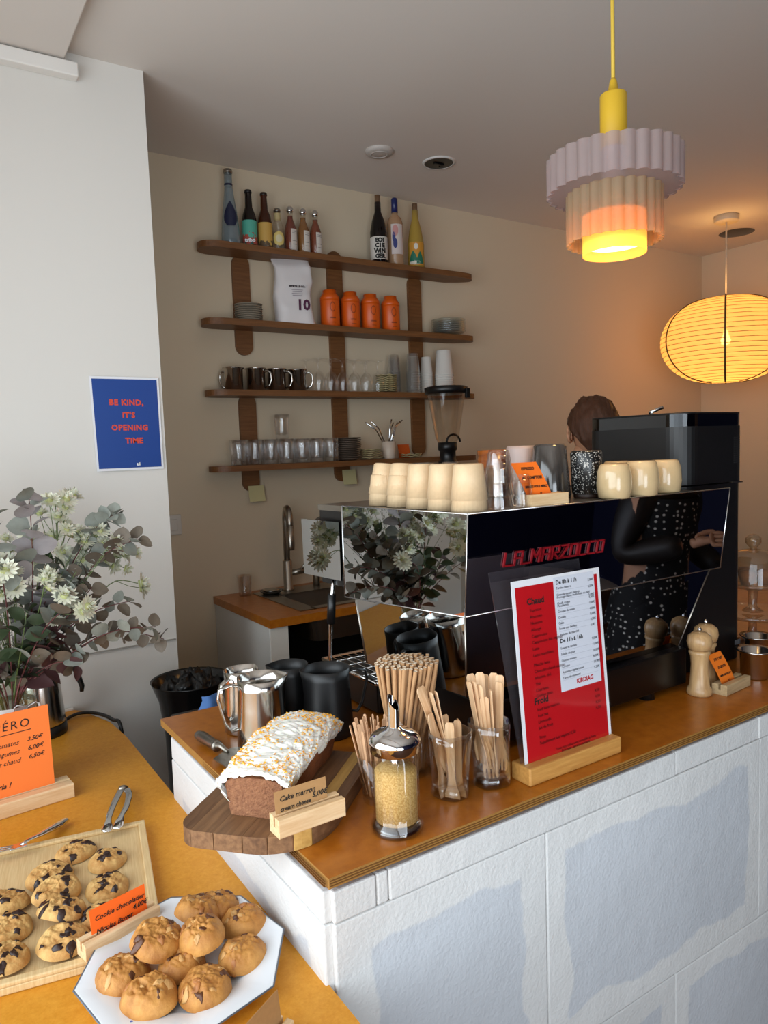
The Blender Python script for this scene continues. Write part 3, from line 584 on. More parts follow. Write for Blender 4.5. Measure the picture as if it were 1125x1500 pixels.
def art_label(name, base, c1, c2, z1):
    m = mat(name, base, 0.55); nt = m.node_tree; n = nt.nodes; tc = n.new('ShaderNodeTexCoord'); sx = n.new('ShaderNodeSeparateXYZ'); nt.links.new(tc.outputs['Object'], sx.inputs[0])
    no = n.new('ShaderNodeTexNoise'); no.inputs['Scale'].default_value = 45; nt.links.new(tc.outputs['Object'], no.inputs['Vector'])
    a = n.new('ShaderNodeMath'); a.operation = 'MULTIPLY_ADD'; a.inputs[1].default_value = 0.10; nt.links.new(no.outputs['Fac'], a.inputs[0]); nt.links.new(sx.outputs[2], a.inputs[2])
    r = n.new('ShaderNodeValToRGB'); r.color_ramp.interpolation = 'CONSTANT'; e = r.color_ramp.elements
    mr = n.new('ShaderNodeMapRange'); mr.inputs[1].default_value = 0.0; mr.inputs[2].default_value = z1+0.05; nt.links.new(a.outputs[0], mr.inputs[0]); nt.links.new(mr.outputs[0], r.inputs[0])
    e[0].color = lin(c2); e[1].position = 0.42; e[1].color = lin(c1); q = e.new(0.62); q.color = lin(base)
    nt.links.new(r.outputs[0], n['Principled BSDF'].inputs['Base Color']); return m
t = bottle('dark beer bottle with teal and red label, second on the top shelf', 1.280, TY, SZ[0], beer, DKGL, cr(0.23), BLACKP, [(0.012, 0.112, 0.0318, 1.5, art_label('teal art label', '4fa692', 'a84a3c', '2a5a52', 0.11), FA)])
text('tribal'[0:3]+'bo', 0.022, WHITEP, t, frame((0.0326*cos(FA)-0.016, 0.0326*sin(FA)+0.006, 0.020), (cos(FA+pi/2), sin(FA+pi/2), 0), (0, 0, 1)), bold=0.0008)
bottle('brown beer bottle with yellow ochre label, third on the top shelf', 1.350, TY, SZ[0], beer, BRGL, cr(0.23), mat('brown cap', '20120c', 0.4), [(0.012, 0.112, 0.0318, 1.5, art_label('yellow art label', 'c39a4c', '5a4630', 'b9a884', 0.08), FA)])
CLG = thin_glass('milky bottle glass', 'f4f0ea', 0.6, 0.05, 0.02)
t = bottle('small clear soda bottle with round yellow label, fourth on the top shelf', 1.410, TY, SZ[0], soda, CLG, cr(0.172), BRUSHED, [(0.132, 0.165, 0.0142, 1.4, mat('pale gold neck label', 'b3a172', 0.5), FA)])
mk('round_label', G().grid(lambda u, v: (0.0276*cos(FA+0.25+(u-0.5)*2.0*sqrt(max(0.0, 1-(2*v-1)**2))), 0.0276*sin(FA+0.25+(u-0.5)*2.0*sqrt(max(0.0, 1-(2*v-1)**2))), 0.022+0.062*v), 9, 11), mat('round yellow label', 'd2ba6e', 0.5), t)
mk('label_emblem', G().grid(lambda u, v: (0.0280*cos(FA+0.25+(u-0.5)*1.1*sqrt(max(0.0, 1-(2*v-1)**2))), 0.0280*sin(FA+0.25+(u-0.5)*1.1*sqrt(max(0.0, 1-(2*v-1)**2))), 0.036+0.034*v), 9, 11), mat('label ivory', 'cfc4a0', 0.5), t)
for i, (c, x, l) in enumerate((('74301a', 1.470, 'reddish juice bottle with white paper label, fifth on the top shelf'), ('8a5a22', 1.532, 'amber juice bottle with white paper label, sixth on the top shelf'), ('7e3a1a', 1.592, 'rust orange juice bottle with white paper label, seventh on the top shelf'))):
    t = bottle(l, x, TY, SZ[0], juice, CLG, [(0.0145, 0.178), (0.0165, 0.182), (0.0165, 0.194), (0.010, 0.203), (0, 0.204)], CHROME,
               [(0.012, 0.102, 0.0281, 0.66, mat('juice paper label', 'c8bfb6', 0.6), FA+0.82)], liquid=([(0.0235, 0.002), (0.0262, 0.006), (0.0262, 0.100), (0.0212, 0.122), (0.0115, 0.150), (0.0115, 0.162), (0, 0.162)], mat('juice %d' % i, c, 0.25)))
    for z in (0.09, 0.083, 0.05, 0.035): mk('label_line', G().grid(lambda u, v: (0.0285*cos(FA+0.35+0.8*u), 0.0285*sin(FA+0.35+0.8*u), z+0.002*v), 6, 2), mat('label grey print', '6f6a66', 0.6), t)
wine = [(0.036, 0), (0.041, 0.005), (0.041, 0.150), (0.030, 0.205), (0.0155, 0.245), (0.0145, 0.29), (0.0, 0.29)]
cork = [(0.0125, 0.286), (0.013, 0.29), (0.013, 0.322), (0.0, 0.323)]
CORK = mat('wax cork', '6e5138', 0.7, var=0.15, scale=90)
t = bottle('dark red wine bottle with bold black and white label on the top shelf', 1.925, TY, SZ[0], wine, mat('dark wine glass', '0e0608', 0.08), cork, CORK, [(0.02, 0.125, 0.0418, 1.5, mat('wine white label', 'cfc8c0', 0.6), FA)])
for r_, s in enumerate(('BOI', 'CIE', 'WIN', 'GER')):
    for c_, chh in enumerate(s):
        a = FA+0.0+0.36*(c_-0.6); text(chh, 0.027, INK, t, frame((0.0424*cos(a), 0.0424*sin(a), 0.098-0.0245*r_), (cos(a+pi/2), sin(a+pi/2), 0), (0, 0, 1)), bold=0.0016, align='CENTER')
t = bottle('pale rose wine bottle with blue capsule and pink label on the top shelf', 2.020, TY, SZ[0], [(0.034, 0), (0.037, 0.005), (0.037, 0.205), (0.030, 0.228), (0.0145, 0.245), (0.0145, 0.255), (0, 0.256)], thin_glass('rose glass', 'd2aa84', 0.7, 0.04, 0.55), [(0.0155, 0.255), (0.0155, 0.318), (0.012, 0.324), (0, 0.325)], mat('blue capsule', '16225a', 0.35), [(0.055, 0.195, 0.0376, 0.85, mat('pale label', 'cdbfba', 0.6), FA+0.25)])
for u0, z0, w, h, c in ((0.1, 0.165, 0.75, 0.055, 'c48a86'), (0.05, 0.135, 0.42, 0.05, '2a3270'), (0.15, 0.105, 0.55, 0.05, '2a3270')):
    mk('label_shape', G().grid(lambda u, v: (0.038*cos(FA-0.5+u0+w*(0.5+(u-0.5)*sqrt(max(0, 1-(2*v-1)**2)))), 0.038*sin(FA-0.5+u0+w*(0.5+(u-0.5)*sqrt(max(0, 1-(2*v-1)**2)))), z0-h/2+h*v), 7, 9), mat('label colour '+c, c, 0.55), t)
t = bottle('yellow wine bottle with green hill label, last on the top shelf', 2.138, TY, SZ[0], [(0.036, 0), (0.0405, 0.005), (0.0405, 0.120), (0.030, 0.190), (0.0155, 0.245), (0.0145, 0.285), (0, 0.285)], thin_glass('yellow wine glass', 'c9a94c', 0.8, 0.04, 0.6), [(r, z-0.006) for r, z in cork], CORK, [(0.015, 0.125, 0.0412, 0.95, mat('orange gold label', 'c78a2c', 0.6), FA)])
for a0, z0, w, h, c in ((-0.42, 0.033, 1.0, 0.052, '1c6a50'), (0.42, 0.022, 0.9, 0.06, '1c6a50'), (-0.2, 0.018, 1.5, 0.02, 'd8cfc0'), (-0.05, 0.088, 0.5, 0.032, 'd8cfc0')):
    def fn(u, v, a0=a0, z0=z0, w=w, h=h, c=c):
        k = sqrt(max(0, 1-(2*v-1)**2)) if c == 'd8cfc0' else 1-v**2
        a = FA+a0+w*(u-0.5)*k; return (0.0416*cos(a), 0.0416*sin(a), z0+h*v)
    mk('label_shape', G().grid(fn, 9, 9), mat('label colour '+c, c, 0.55), t)

# second shelf: plates, coffee bag, tins, clear saucers
pl = G().lathe([(0.030, 0), (0.034, 0.001), (0.058, 0.006), (0.060, 0.0085), (0.056, 0.0085), (0.033, 0.004), (0, 0.004)], 30).mesh('saucer', mat('grey brown stoneware', '8b8070', 0.5, var=0.1, scale=40))
for i in range(8):
    tag(put('saucer', pl, None, (1.256*KX+0.001*(i % 3), SY, SZ[1]+0.0092*i), (0, 0, i)), 'grey brown saucer, %s from the bottom of the stack on the second shelf' % ORD[i], 'saucer', 'stack of saucers on the second shelf')
bg = thing('coffee_bag', 'white coffee bag with purple number ten on the second shelf', 'bag', (1.462*KX, SY-0.012, SZ[1]), -0.18)
def bag_fn(u, v):
    a = 2*pi*u; w = 0.088-0.012*v*(1-v)*2+0.006*sin(9*v+2*cos(a)); d = 0.045*(1-v**2.2)+0.003
    x = w*(abs(cos(a))**0.55)*(1 if cos(a) > 0 else -1); y = d*(abs(sin(a))**0.6)*(1 if sin(a) > 0 else -1)
    if v > 0.85: y += (v-0.85)*0.18
    y += 0.007*noise.noise((x*18, v*6, 3)); x += 0.004*noise.noise((v*8, y*20, 7))
    return (x, y, 0.298*v+0.012*(v > 0.9)*0.4)
mk('bag_body', G().grid(bag_fn, 40, 30, closeu=True).add([(0, 0, 0.001)], []), mat('white bag foil', 'd9d4d4', 0.42), bg)
PURP = mat('purple print', '4c1238', 0.5)
text('10', 0.062, PURP, bg, frame((0.0, -0.0505, 0.058), (1, 0, 0), (0, 0.0, 1)), bold=0.0022)
text('MYRTILLE CO.', 0.0115, mat('dark print', '2a1c26', 0.5), bg, frame((-0.03, -0.0500, 0.153), (1, 0, 0), (0, 0.08, 1)), bold=0.0006)
for i in range(4): mk('print_line', G().box((0, 0, 0), (0.05-0.006*(i % 2), 0.0005, 0.0025)), mat('grey print', '9b939a', 0.5), bg, loc=(0.006, -0.0502, 0.142-0.008*i))
tin_o = mat('orange tin', 'd2560c', 0.38); tin_b = G().lathe([(0.042, 0), (0.044, 0.002), (0.044, 0.118), (0.0435, 0.121)], 30).mesh('tin_body', tin_o)
tin_l = G().lathe([(0.0445, 0.119), (0.0445, 0.134), (0.034, 0.151), (0.031, 0.153), (0.031, 0.167), (0.0, 0.168)], 30).mesh('lid', tin_o)
for i, x in enumerate((1.650, 1.757, 1.865, 1.978)):
    t = thing('tea_tin', 'orange tea tin, %s of four on the second shelf' % ORD[i], 'tin', (x*KX, SY, SZ[1]), 0, 'orange tea tins on the second shelf')
    put('tin_body', tin_b, t); put('lid', tin_l, t)
    a = FA+0.35
    DKO = mat('brown tin print', '8a3508', 0.5)
    mk('tin_emblem', G().grid(lambda u, v: (0.0446*cos(a+0.28*cos(2*pi*u)*(0.8+0.2*v)), 0.0446*sin(a+0.28*cos(2*pi*u)*(0.8+0.2*v)), 0.088+0.022*sin(2*pi*u)*(0.8+0.2*v)), 20, 2, closeu=True), DKO, t)
    mk('print_line', G().grid(lambda u, v: (0.0446*cos(a-0.3+0.6*u), 0.0446*sin(a-0.3+0.6*u), 0.036+0.006*v), 6, 2), DKO, t)
    mk('print_line', G().grid(lambda u, v: (0.0446*cos(a-0.2+0.5*u), 0.0446*sin(a-0.2+0.5*u), 0.018+0.003*v), 6, 2), DKO, t)
gsm = G().lathe([(0.04, 0), (0.075, 0.010), (0.088, 0.022), (0.085, 0.022), (0.04, 0.006), (0, 0.005)], 28, rf=lambda a, z: 1+0.02*cos(14*a)).mesh('glass_bowl', thin_glass('ribbed bowl glass', 'eef0ea', 1.5, 0.08, 0.07))
for i in range(6): tag(put('glass_bowl', gsm, None, (2.315*KX, SY-0.012, SZ[1]+0.0108*i), (0, 0, i*0.2)), 'ribbed clear glass bowl, %s from the bottom of the stack on the second shelf' % ORD[i], 'bowl', 'stack of clear bowls on the second shelf')

# third shelf
mugb = G().lathe([(0.034, 0), (0.039, 0.003), (0.040, 0.088), (0.046, 0.093), (0.046, 0.097), (0.037, 0.096), (0.035, 0.01), (0, 0.008)], 30).mesh('mug_body', STEEL)
mugh = G().tube([(0.038, 0, 0.080), (0.055, 0, 0.084), (0.068, 0, 0.072), (0.070, 0, 0.045), (0.062, 0, 0.022), (0.040, 0, 0.012)], 0.0042, 8).mesh('handle', STEEL)
for i, (x, a) in enumerate(((1.172, 2.2), (1.272, -0.75), (1.368, -0.7), (1.466, -0.5))):
    t = thing('steel_mug', 'steel mug with rolled rim, %s from the left on the third shelf' % ORD[i], 'mug', (x*KX, SY-0.008, SZ[2]), a, 'steel mugs on the third shelf')
    put('mug_body', mugb, t); put('handle', mugh, t)
gob = G().lathe([(0.026, 0.0), (0.030, 0.03), (0.031, 0.055), (0.020, 0.082), (0.005, 0.092), (0.004, 0.125), (0.008, 0.140), (0.030, 0.146), (0.030, 0.148), (0, 0.148)], 22, cap=False).mesh('stem_glass', GLASS)
k = 0
for row, (y, x0, n_) in enumerate(((SY-0.032, 1.590, 6), (SY+0.035, 1.560, 6))):
    for i in range(n_):
        tag(put('stem_glass', gob, None, (x0+0.0635*i, y, SZ[2]), (0, 0, i)), 'upside-down stem glass, %s from the left in the %s row on the third shelf' % (ORD[i], ('front', 'back')[row]), 'glass', 'stem glasses on the third shelf')
wav = G().lathe([(0.03, 0.001), (0.048, 0.003), (0.050, 0.005), (0.044, 0.005), (0, 0.003)], 40)
def wavy(r, amp, m):
    g = G(); n = 48; vs = []; fs = []
    pr = [(0.0, 0.003), (0.6, 0.003), (1.0, 0.006), (1.02, 0.0075), (0.98, 0.0085), (0.6, 0.006), (0, 0.006)]
    for q, z in pr:
        for i in range(n):
            a = 2*pi*i/n; vs.append((r*q*cos(a), r*q*sin(a), z+amp*q*q*cos(7*a)))
    for j in range(len(pr)-1):
        for i in range(n): fs.append((j*n+i, j*n+(i+1) % n, (j+1)*n+(i+1) % n, (j+1)*n+i))
    return g.add(vs, fs, 0, True).mesh('wavy_coaster', m)
WSTO = mat('yellowish stoneware', 'b5a67c', 0.5, var=0.08, scale=60)
wv = wavy(0.050, 0.0022, WSTO)
for i in range(9): tag(put('wavy_coaster', wv, None, (1.935*KX, SY-0.01, SZ[2]+0.0092*i+0.002)), 'wavy edged ochre saucer, %s from the bottom of the stack on the third shelf' % ORD[i], 'saucer', 'stack of wavy saucers on the third shelf')
pcup = G().lathe([(0.028, 0), (0.030, 0.002), (0.038, 0.098), (0.0405, 0.10), (0.0405, 0.103), (0.037, 0.103), (0.029, 0.006), (0, 0.005)], 26)
def stack(name, x, y, z, n, dz, me, lab, grp, up=True, cat='cup', s=1.0):
    for i in range(n):
        tag(put(name, me, None, (x*KX, y, z+dz*i+(0 if up else 0.103*s)), (0 if up else pi, 0, 0), (s, s, s)), lab % (ORD[i] if n > 1 else ''), cat, grp)
PCW = mat('white paper cup', 'dcd7d0', 0.55); clr = pcup.mesh('plastic_cup', thin_glass('clear plastic', 'fbfaf8', 1.2, 0.06, 0.05)); wcp = pcup.mesh('paper_cup', PCW)
stack('plastic_cup', 2.000, SY+0.02, SZ[2], 9, 0.0125, clr, 'clear plastic cup, %s from the shelf in the left clear stack', 'left stack of clear plastic cups', False, s=0.85)
stack('plastic_cup', 2.083, SY-0.02, SZ[2], 9, 0.0125, clr, 'clear plastic cup, %s from the shelf in the right clear stack', 'right stack of clear plastic cups', False, s=0.90)
stack('paper_cup', 2.130, SY+0.04, SZ[2], 9, 0.0125, wcp, 'small white paper cup, %s from the shelf in the left paper stack', 'left stack of paper cups', False, s=0.85)
stack('paper_cup', 2.187, SY+0.01, SZ[2], 9, 0.0125, wcp, 'small white paper cup, %s from the shelf in the middle paper stack', 'middle stack of paper cups', False, s=0.80)
stack('paper_cup', 2.282, SY-0.01, SZ[2], 9, 0.0115, wcp, 'large white paper cup, %s from the shelf in the right paper stack', 'right stack of paper cups', False, s=1.22)

# lowest shelf
def tumbler_me(h=0.112, r0=0.030, r1=0.040, tw=0.9):
    def rf(a, z): return 1+0.045*cos(4*(a+tw*z/h))+0.012*cos(9*a+60*z)
    g = G().lathe([(r0*0.9, 0), (r0, 0.004), (r0+(r1-r0)*0.3, h*0.3), (r1*0.98, h*0.8), (r1, h), (r1-0.002, h), (r1-0.005, h*0.7), (r0-0.002, 0.02), (0, 0.016)], 36, rf=rf)
    return g.mesh('dented_tumbler', thin_glass('dented tumbler glass', 'ffffff', 1.9, 0.06))
dt = tumbler_me(0.108, 0.031, 0.036)
for i in range(7): tag(put('dented_tumbler', dt, None, ((1.165+0.074*i)*KX, SY-0.033, SZ[3]), (0, 0, i*0.7)), 'dented clear tumbler, %s from the left in the front row on the lowest shelf' % ORD[i], 'glass', 'tumblers on the lowest shelf')
for i in range(6): tag(put('dented_tumbler', dt, None, ((1.205+0.074*i)*KX, SY+0.042, SZ[3]), (0, 0, i*0.9)), 'dented clear tumbler, %s from the left in the back row on the lowest shelf' % ORD[i], 'glass', 'tumblers on the lowest shelf')
tag(put('dented_tumbler', dt, None, (1.385*KX, SY, SZ[3]+0.1085), (0, 0, 2)), 'single dented tumbler standing on top of the row on the lowest shelf', 'glass', 'tumblers on the lowest shelf')
dpl = G().lathe([(0.028, 0), (0.034, 0.001), (0.060, 0.008), (0.062, 0.011), (0.058, 0.010), (0.033, 0.004), (0, 0.004)], 30).mesh('plate', mat('dark taupe stoneware', '5f5044', 0.5, var=0.1, scale=40))
for i in range(12): tag(put('plate', dpl, None, (1.712*KX+0.002*sin(i*2), SY-0.01, SZ[3]+0.0088*i), (0, 0, i)), 'dark taupe plate, %s from the bottom of the stack on the lowest shelf' % ORD[i], 'plate', 'stack of dark plates on the lowest shelf')
for i in range(4): tag(put('wavy_coaster', wv, None, (1.828*KX, SY-0.02, SZ[3]+0.0092*i+0.014), (0, 0, 0.1*i)), 'wavy edged ochre saucer, %s from the bottom of the stack on the lowest shelf' % ORD[i], 'saucer', 'stack of wavy saucers on the lowest shelf')
tag(put('wavy_coaster', wavy(0.062, 0.0022, WSTO), None, (1.828*KX, SY-0.02, SZ[3]+0.003)), 'wide pale wavy saucer under the stack on the lowest shelf', 'saucer', 'stack of wavy saucers on the lowest shelf')
for i in range(2): tag(put('wavy_coaster', wv, None, (2.06*KX, SY-0.02, SZ[3]+0.0092*i+0.002), (0, 0, 0.3*i)), 'wavy ochre saucer, %s of the pair under the orange slip on the lowest shelf' % ('lower', 'upper')[i], 'saucer', 'pair of wavy saucers on the lowest shelf')
t = thing('straw_beaker', 'small beige beaker holding metal straws on the lowest shelf', 'beaker', (1.93*KX, SY-0.02, SZ[3]))
mk('beaker_wall', G().lathe([(0.028, 0), (0.030, 0.003), (0.034, 0.084), (0.031, 0.084), (0.027, 0.012), (0, 0.010)], 26), mat('beige glaze', 'cbb9a8', 0.45), t)
for i, (dx, dy) in enumerate(((-0.10, 0.02), (-0.085, 0.0), (0.02, 0.0), (0.045, -0.01), (0.06, 0.0), (0.075, 0.01), (0.035, 0.03))):
    b0 = Vector((1.93*KX-dx*0.12+0.002*i-0.006, SY-0.02-dy*0.2, SZ[3]+0.013)); b1 = b0+Vector((dx*0.9, dy, 0.165+0.006*(i % 3))); d = (b1-b0)
    o = mk('metal_straw', G().tube([b0, b0+d*0.78, b1+Vector((dx*0.35, 0, -0.004*(i > 2)))], 0.0035, 8), CHROME)
    tag(o, 'bent steel drinking straw in the small beige beaker', 'straw', 'metal straws in the beaker')
tag(mk('orange_slip', G().slab((2.068, SY+0.045, SZ[3]+0.025), (2.136, SY+0.045, SZ[3]+0.025), (2.136, SY+0.055, SZ[3]+0.068), (2.068, SY+0.055, SZ[3]+0.068), 0.001).box((2.102, SY+0.049, SZ[3]+0.0125), (0.05, 0.02, 0.025)), mat('dull orange paper', 'cf5a12', 0.6)), 'small dull orange paper slip standing on the lowest shelf', 'card')
# things beside the sink
t = tag(mk('water_glass', G().lathe([(0.026, 0), (0.027, 0.003), (0.034, 0.09), (0.032, 0.09), (0.0245, 0.012), (0, 0.01)], 28), thin_glass('faceted glass', 'fbf8f5', 1.8, 0.04), loc=(1.20, 2.985, BZ)), 'clear faceted glass standing left of the sink', 'glass')
t = thing('drain_dish', 'dark small dish with a steel rim on the left edge of the sink', 'dish', (1.30, 2.93, BZ+0.0045))
mk('dish', G().lathe([(0.035, 0), (0.048, 0.010), (0.050, 0.014), (0.045, 0.012), (0, 0.006)], 26), mat('dark dish', '3a342c', 0.3), t)
mk('strainer', G().lathe([(0.036, 0.012), (0.038, 0.018), (0.030, 0.020), (0, 0.021)], 22), BRUSHED, t)
# a green bowl and cup behind the machine's rear mirror
tag(mk('green_bowl', G().lathe([(0.03, 0), (0.055, 0.02), (0.07, 0.06), (0.066, 0.06), (0.05, 0.02), (0, 0.012)], 28), mat('olive glaze', '4b4a2c', 0.35), loc=(1.67, 2.92, BZ+0.0045)), 'olive green bowl right of the water tap by the sink', 'bowl')
# ------------------------------------------------------------------ things on the bar
def pitcher(name, label, loc, rz, h, r, m, inner, spout=True):
    t = thing(name, label, 'pitcher', loc, rz)
    def rf(a, z):
        # pouring lip at angle 0
        k = max(0, z/h-0.72)/0.28; w = math.exp(-((a if a < pi else a-2*pi)/0.28)**2); return 1+0.20*k*w
    mk('jug', G().lathe([(r*0.94, 0), (r, 0.004), (r*1.0, h*0.12), (r*0.93, h*0.6), (r*0.90, h*0.85), (r*0.92, h), (r*0.89, h), (r*0.87, h*0.8), (r*0.95, h*0.1), (0, h*0.03)], 40, rf=rf), m, t)
    mk('handle', G().tube([(-r*0.88, 0, h*0.90), (-r*1.15, 0, h*0.93), (-r*1.62, 0, h*0.88), (-r*1.68, 0, h*0.75), (-r*1.45, 0, h*0.40), (-r*1.22, 0, h*0.27), (-r*0.95, 0, h*0.30)], 0.0065, 8, flat=0.45), m, t)
    return t
pitcher('milk_pitcher', 'polished steel milk pitcher with handle behind the frosted cake', (0.592, 1.412, BZ), -0.25, 0.150, 0.054, STEEL, STEEL)
pitcher('milk_pitcher', 'second steel milk pitcher half hidden behind the front steel one', (0.592, 1.520, BZ), 0.5, 0.140, 0.042, STEEL, STEEL)
pitcher('milk_pitcher', 'matt black milk pitcher standing in front of the drip tray', (0.735, 1.385, BZ), 2.9, 0.148, 0.055, BLACKM, BLACKM)
pitcher('milk_pitcher', 'matt black milk pitcher half hidden between steel and front black one', (0.690, 1.480, BZ), 2.6, 0.142, 0.048, BLACKM, BLACKM)
cs = thing('cake_server', 'old steel cake server with ribbed handle lying beside the steel pitcher', 'cake server', (0.503, 1.40, BZ+0.004), 0)
OLDS = mat('worn silver', '8d877e', 0.35, 1.0, bump=0.2, bscale=80)
mk('blade', G().prism([(-0.032, -0.015), (-0.020, -0.10), (0.005, -0.115), (0.055, -0.055), (0.050, 0.0), (0.020, 0.015), (0.0, 0.008)], 0.006, 0.0085), OLDS, cs, bev=0.0008)
mk('handle', G().tube([(0.003, -0.005, 0.010), (-0.003, 0.02, 0.016), (-0.006, 0.035, 0.012), (-0.014, 0.10, 0.012), (-0.018, 0.118, 0.012)], [0.004, 0.006, 0.010, 0.0125, 0.009], 10), OLDS, cs)
mk('ferrule', G().tube([(-0.006, 0.030, 0.012), (-0.007, 0.038, 0.012)], [0.0118, 0.0118], 12), OLDS, cs)

# round walnut board with the cake
cb = thing('cake_board', 'rounded walnut serving board with a pale stripe overhanging the bar corner', 'serving board', (0.517, 1.152, BZ+0.0005), 0.73)
BW1 = wood('walnut board strip', '6a4a30', '8a6544', 11, (1, 10, 10), 0.5); BW2 = wood('dark walnut strip', '5a3c26', '7d5a3c', 11, (1, 10, 10), 0.5); BW3 = wood('pale board strip', 'b98f4a', 'cfa65e', 11, (1, 10, 10), 0.5)
outl = rrect(0.375, 0.252, 0.06, 10, rs=(0.05, 0.04, 0.115, 0.115))
outl = rrect(0.335, 0.238, 0.06, 12, rs=(0.045, 0.040, 0.110, 0.03))
def clip(out, y0, y1):
    def cut(P, k, keep):
        R_ = []
        for i in range(len(P)):
            a, b_ = P[i-1], P[i]; ia, ib = keep(a[1]), keep(b_[1])
            if ia != ib:
                t = (k-a[1])/(b_[1]-a[1]); R_.append((a[0]+t*(b_[0]-a[0]), k))
            if ib: R_.append(b_)
        return R_
    return cut(cut(out, y0, lambda y: y >= y0-1e-9), y1, lambda y: y <= y1+1e-9)
ys = [-0.131, -0.098, -0.076, -0.040, 0.0, 0.05, 0.09, 0.131]
for i, (a, b_) in enumerate(zip(ys, ys[1:])):
    mk('board_strip', G().prism([(x, y) for x, y in clip(outl, a+0.0002, b_-0.0002)], 0, 0.028), (BW2, BW3, BW1, BW2, BW1, BW1, BW2)[i], cb, bev=0.002)
ck = thing('loaf_cake', 'chestnut loaf cake with white icing and orange zest on the walnut board', 'cake', (0.433, 1.083, BZ+0.029), 0.73)
CRUST = mat('cake crust', '6b3a1a', 0.75, c2='8a4e26', scale=45, bump=0.7, bscale=160, bdist=0.003)
CRUMB = mat('cake crumb', '7b4d33', 0.85, c2='9a6947', scale=120, bump=1.0, bscale=260, bdist=0.004)
LC = 0.285
def dome(x): # height of the loaf along its length
    s = x/LC; return 0.056+0.026*sin(pi*min(1, max(0, 0.12+0.80*s)))
def halfw(z): return 0.042+0.20*min(z, 0.05)
def loaf_pt(x, a):
    # a in 0..1 around the cross section from bottom left over the top to bottom right
    h = dome(x); w = 0.0
    end = 1-max(0, (x-LC+0.02)/0.02)**2*0.25
    if a < 0.3: z = h*0.72*a/0.3; y = halfw(z)
    elif a > 0.7: z = h*0.72*(1-a)/0.3; y = -halfw(z)
    else:
        t = (a-0.3)/0.4; z = h*0.72+(h*0.28)*sin(pi*t)**0.7; y = halfw(h*0.72)*cos(pi*t)
        y = (1 if y > 0 else -1)*abs(y)**0.75*halfw(h*0.72)**0.25
    p = noise.noise((x*30, y*30, z*30))*0.0025
    return (x, (y+p)*end, z*end)
g = G(); g.grid(lambda u, v: loaf_pt(u*LC, v), 30, 33, 0)
rim = [loaf_pt(0, i/32) for i in range(33)]; back = [loaf_pt(LC, i/32) for i in range(33)]
g.add([(0.0+0.0015*sin(i*3.1), p[1], p[2]) for i, p in enumerate(rim)], [tuple(range(33))], 1); g.add(back, [tuple(range(32, -1, -1))], 0)
mk('cake_body', g, [CRUST, CRUMB], ck)
ICE = mat('white icing', 'f6f3ea', 0.5, sss=0.15)
def ice_pt(u, v):
    x = -0.004+u*(LC+0.012); t = v; q = min(max(x, 0), LC)
    drip = 0.055*(noise.noise((u*9, 3 if v > 0.5 else 8, 0))+0.5*noise.noise((u*26, 1 if v > .5 else 5, 2)))
    drip += 0.034*noise.noise((u*48, 4 if v > .5 else 9, 3))+0.02*noise.noise((u*110, 2 if v > .5 else 6, 1))
    a0, a1 = 0.20+drip*0.8, 0.765-drip
    a = a0+(a1-a0)*t
    p = Vector(loaf_pt(q, a)); h = dome(q); c = Vector((x, 0, h*0.45)); n = (p-Vector((q, 0, h*0.45))).normalized()
    th = 0.012*(min(1, 6*t, 6*(1-t))**0.6)+0.001
    wv_ = 0.0060*noise.noise((x*55+4*sin(t*7), t*9, 1))+0.0046*(0.35-abs(noise.noise((x*130+t*9, t*22-x*60, 5))))+0.0030*noise.noise((x*330, t*50, 9))
    p = p+n*(th+wv_*min(1, 8*t, 8*(1-t))); p.x = x+0.004*noise.noise((t*12, u*3, 3)) if 0.02 < u < 0.98 else x
    return tuple(p)
g = G().grid(ice_pt, 150, 84)
e0 = [ice_pt(0, i/83) for i in range(84)]; 
g.add(e0+[(e[0]+0.004, e[1]*0.9, e[2]-0.010) for e in e0], [(i, 84+i, 85+i, i+1) for i in range(83)], 0, True)
mk('icing', g, ICE, ck)
ZEST = [mat('orange zest', 'f7b632', 0.6), mat('dark orange zest', 'e2951f', 0.6)]
for mi, cnt in ((0, 900), (1, 260)):
    g = G(); r_ = random.Random(11+mi); k = 0
    while k < cnt:
        u, v = 0.03+0.94*r_.random(), 0.5+0.22*r_.gauss(0, 1)
        if not 0.12 < v < 0.88 or noise.noise((u*8, v*6, 4))+0.55*r_.random() < 0.22: continue
        p = ice_pt(u, v); s = r_.uniform(0.0009, 0.0024)
        g.box((0, 0, 0), (s*r_.uniform(1.2, 3.4), s, s*0.6), M=Tr((p[0], p[1], p[2]+0.0004), (r_.uniform(-.6, .6), r_.uniform(-.6, .6), r_.uniform(0, 6)))); k += 1
    tag(mk('zest', g, ZEST[mi], ck), kind='stuff')
ch = card_holder('card_holder', 'pale wooden card holder on the serving board before the cake', (0.494, 1.012, BZ+0.029), 0.02, 0.118, 0.034, 0.030, PALEWOOD)
t, P = card('kraft_card', 'brown kraft price card leaning in the holder before the cake', (0.486, 1.014, BZ+0.043), 0.02, 0.092, 0.050, KRAFT, lean=0.12)
write(t, P, 'Cake marron', 0.08, 0.66, 0.0118); write(t, P, 'cream cheese', 0.08, 0.36, 0.0098); write(t, P, '5,00€', 0.70, 0.48, 0.0118)

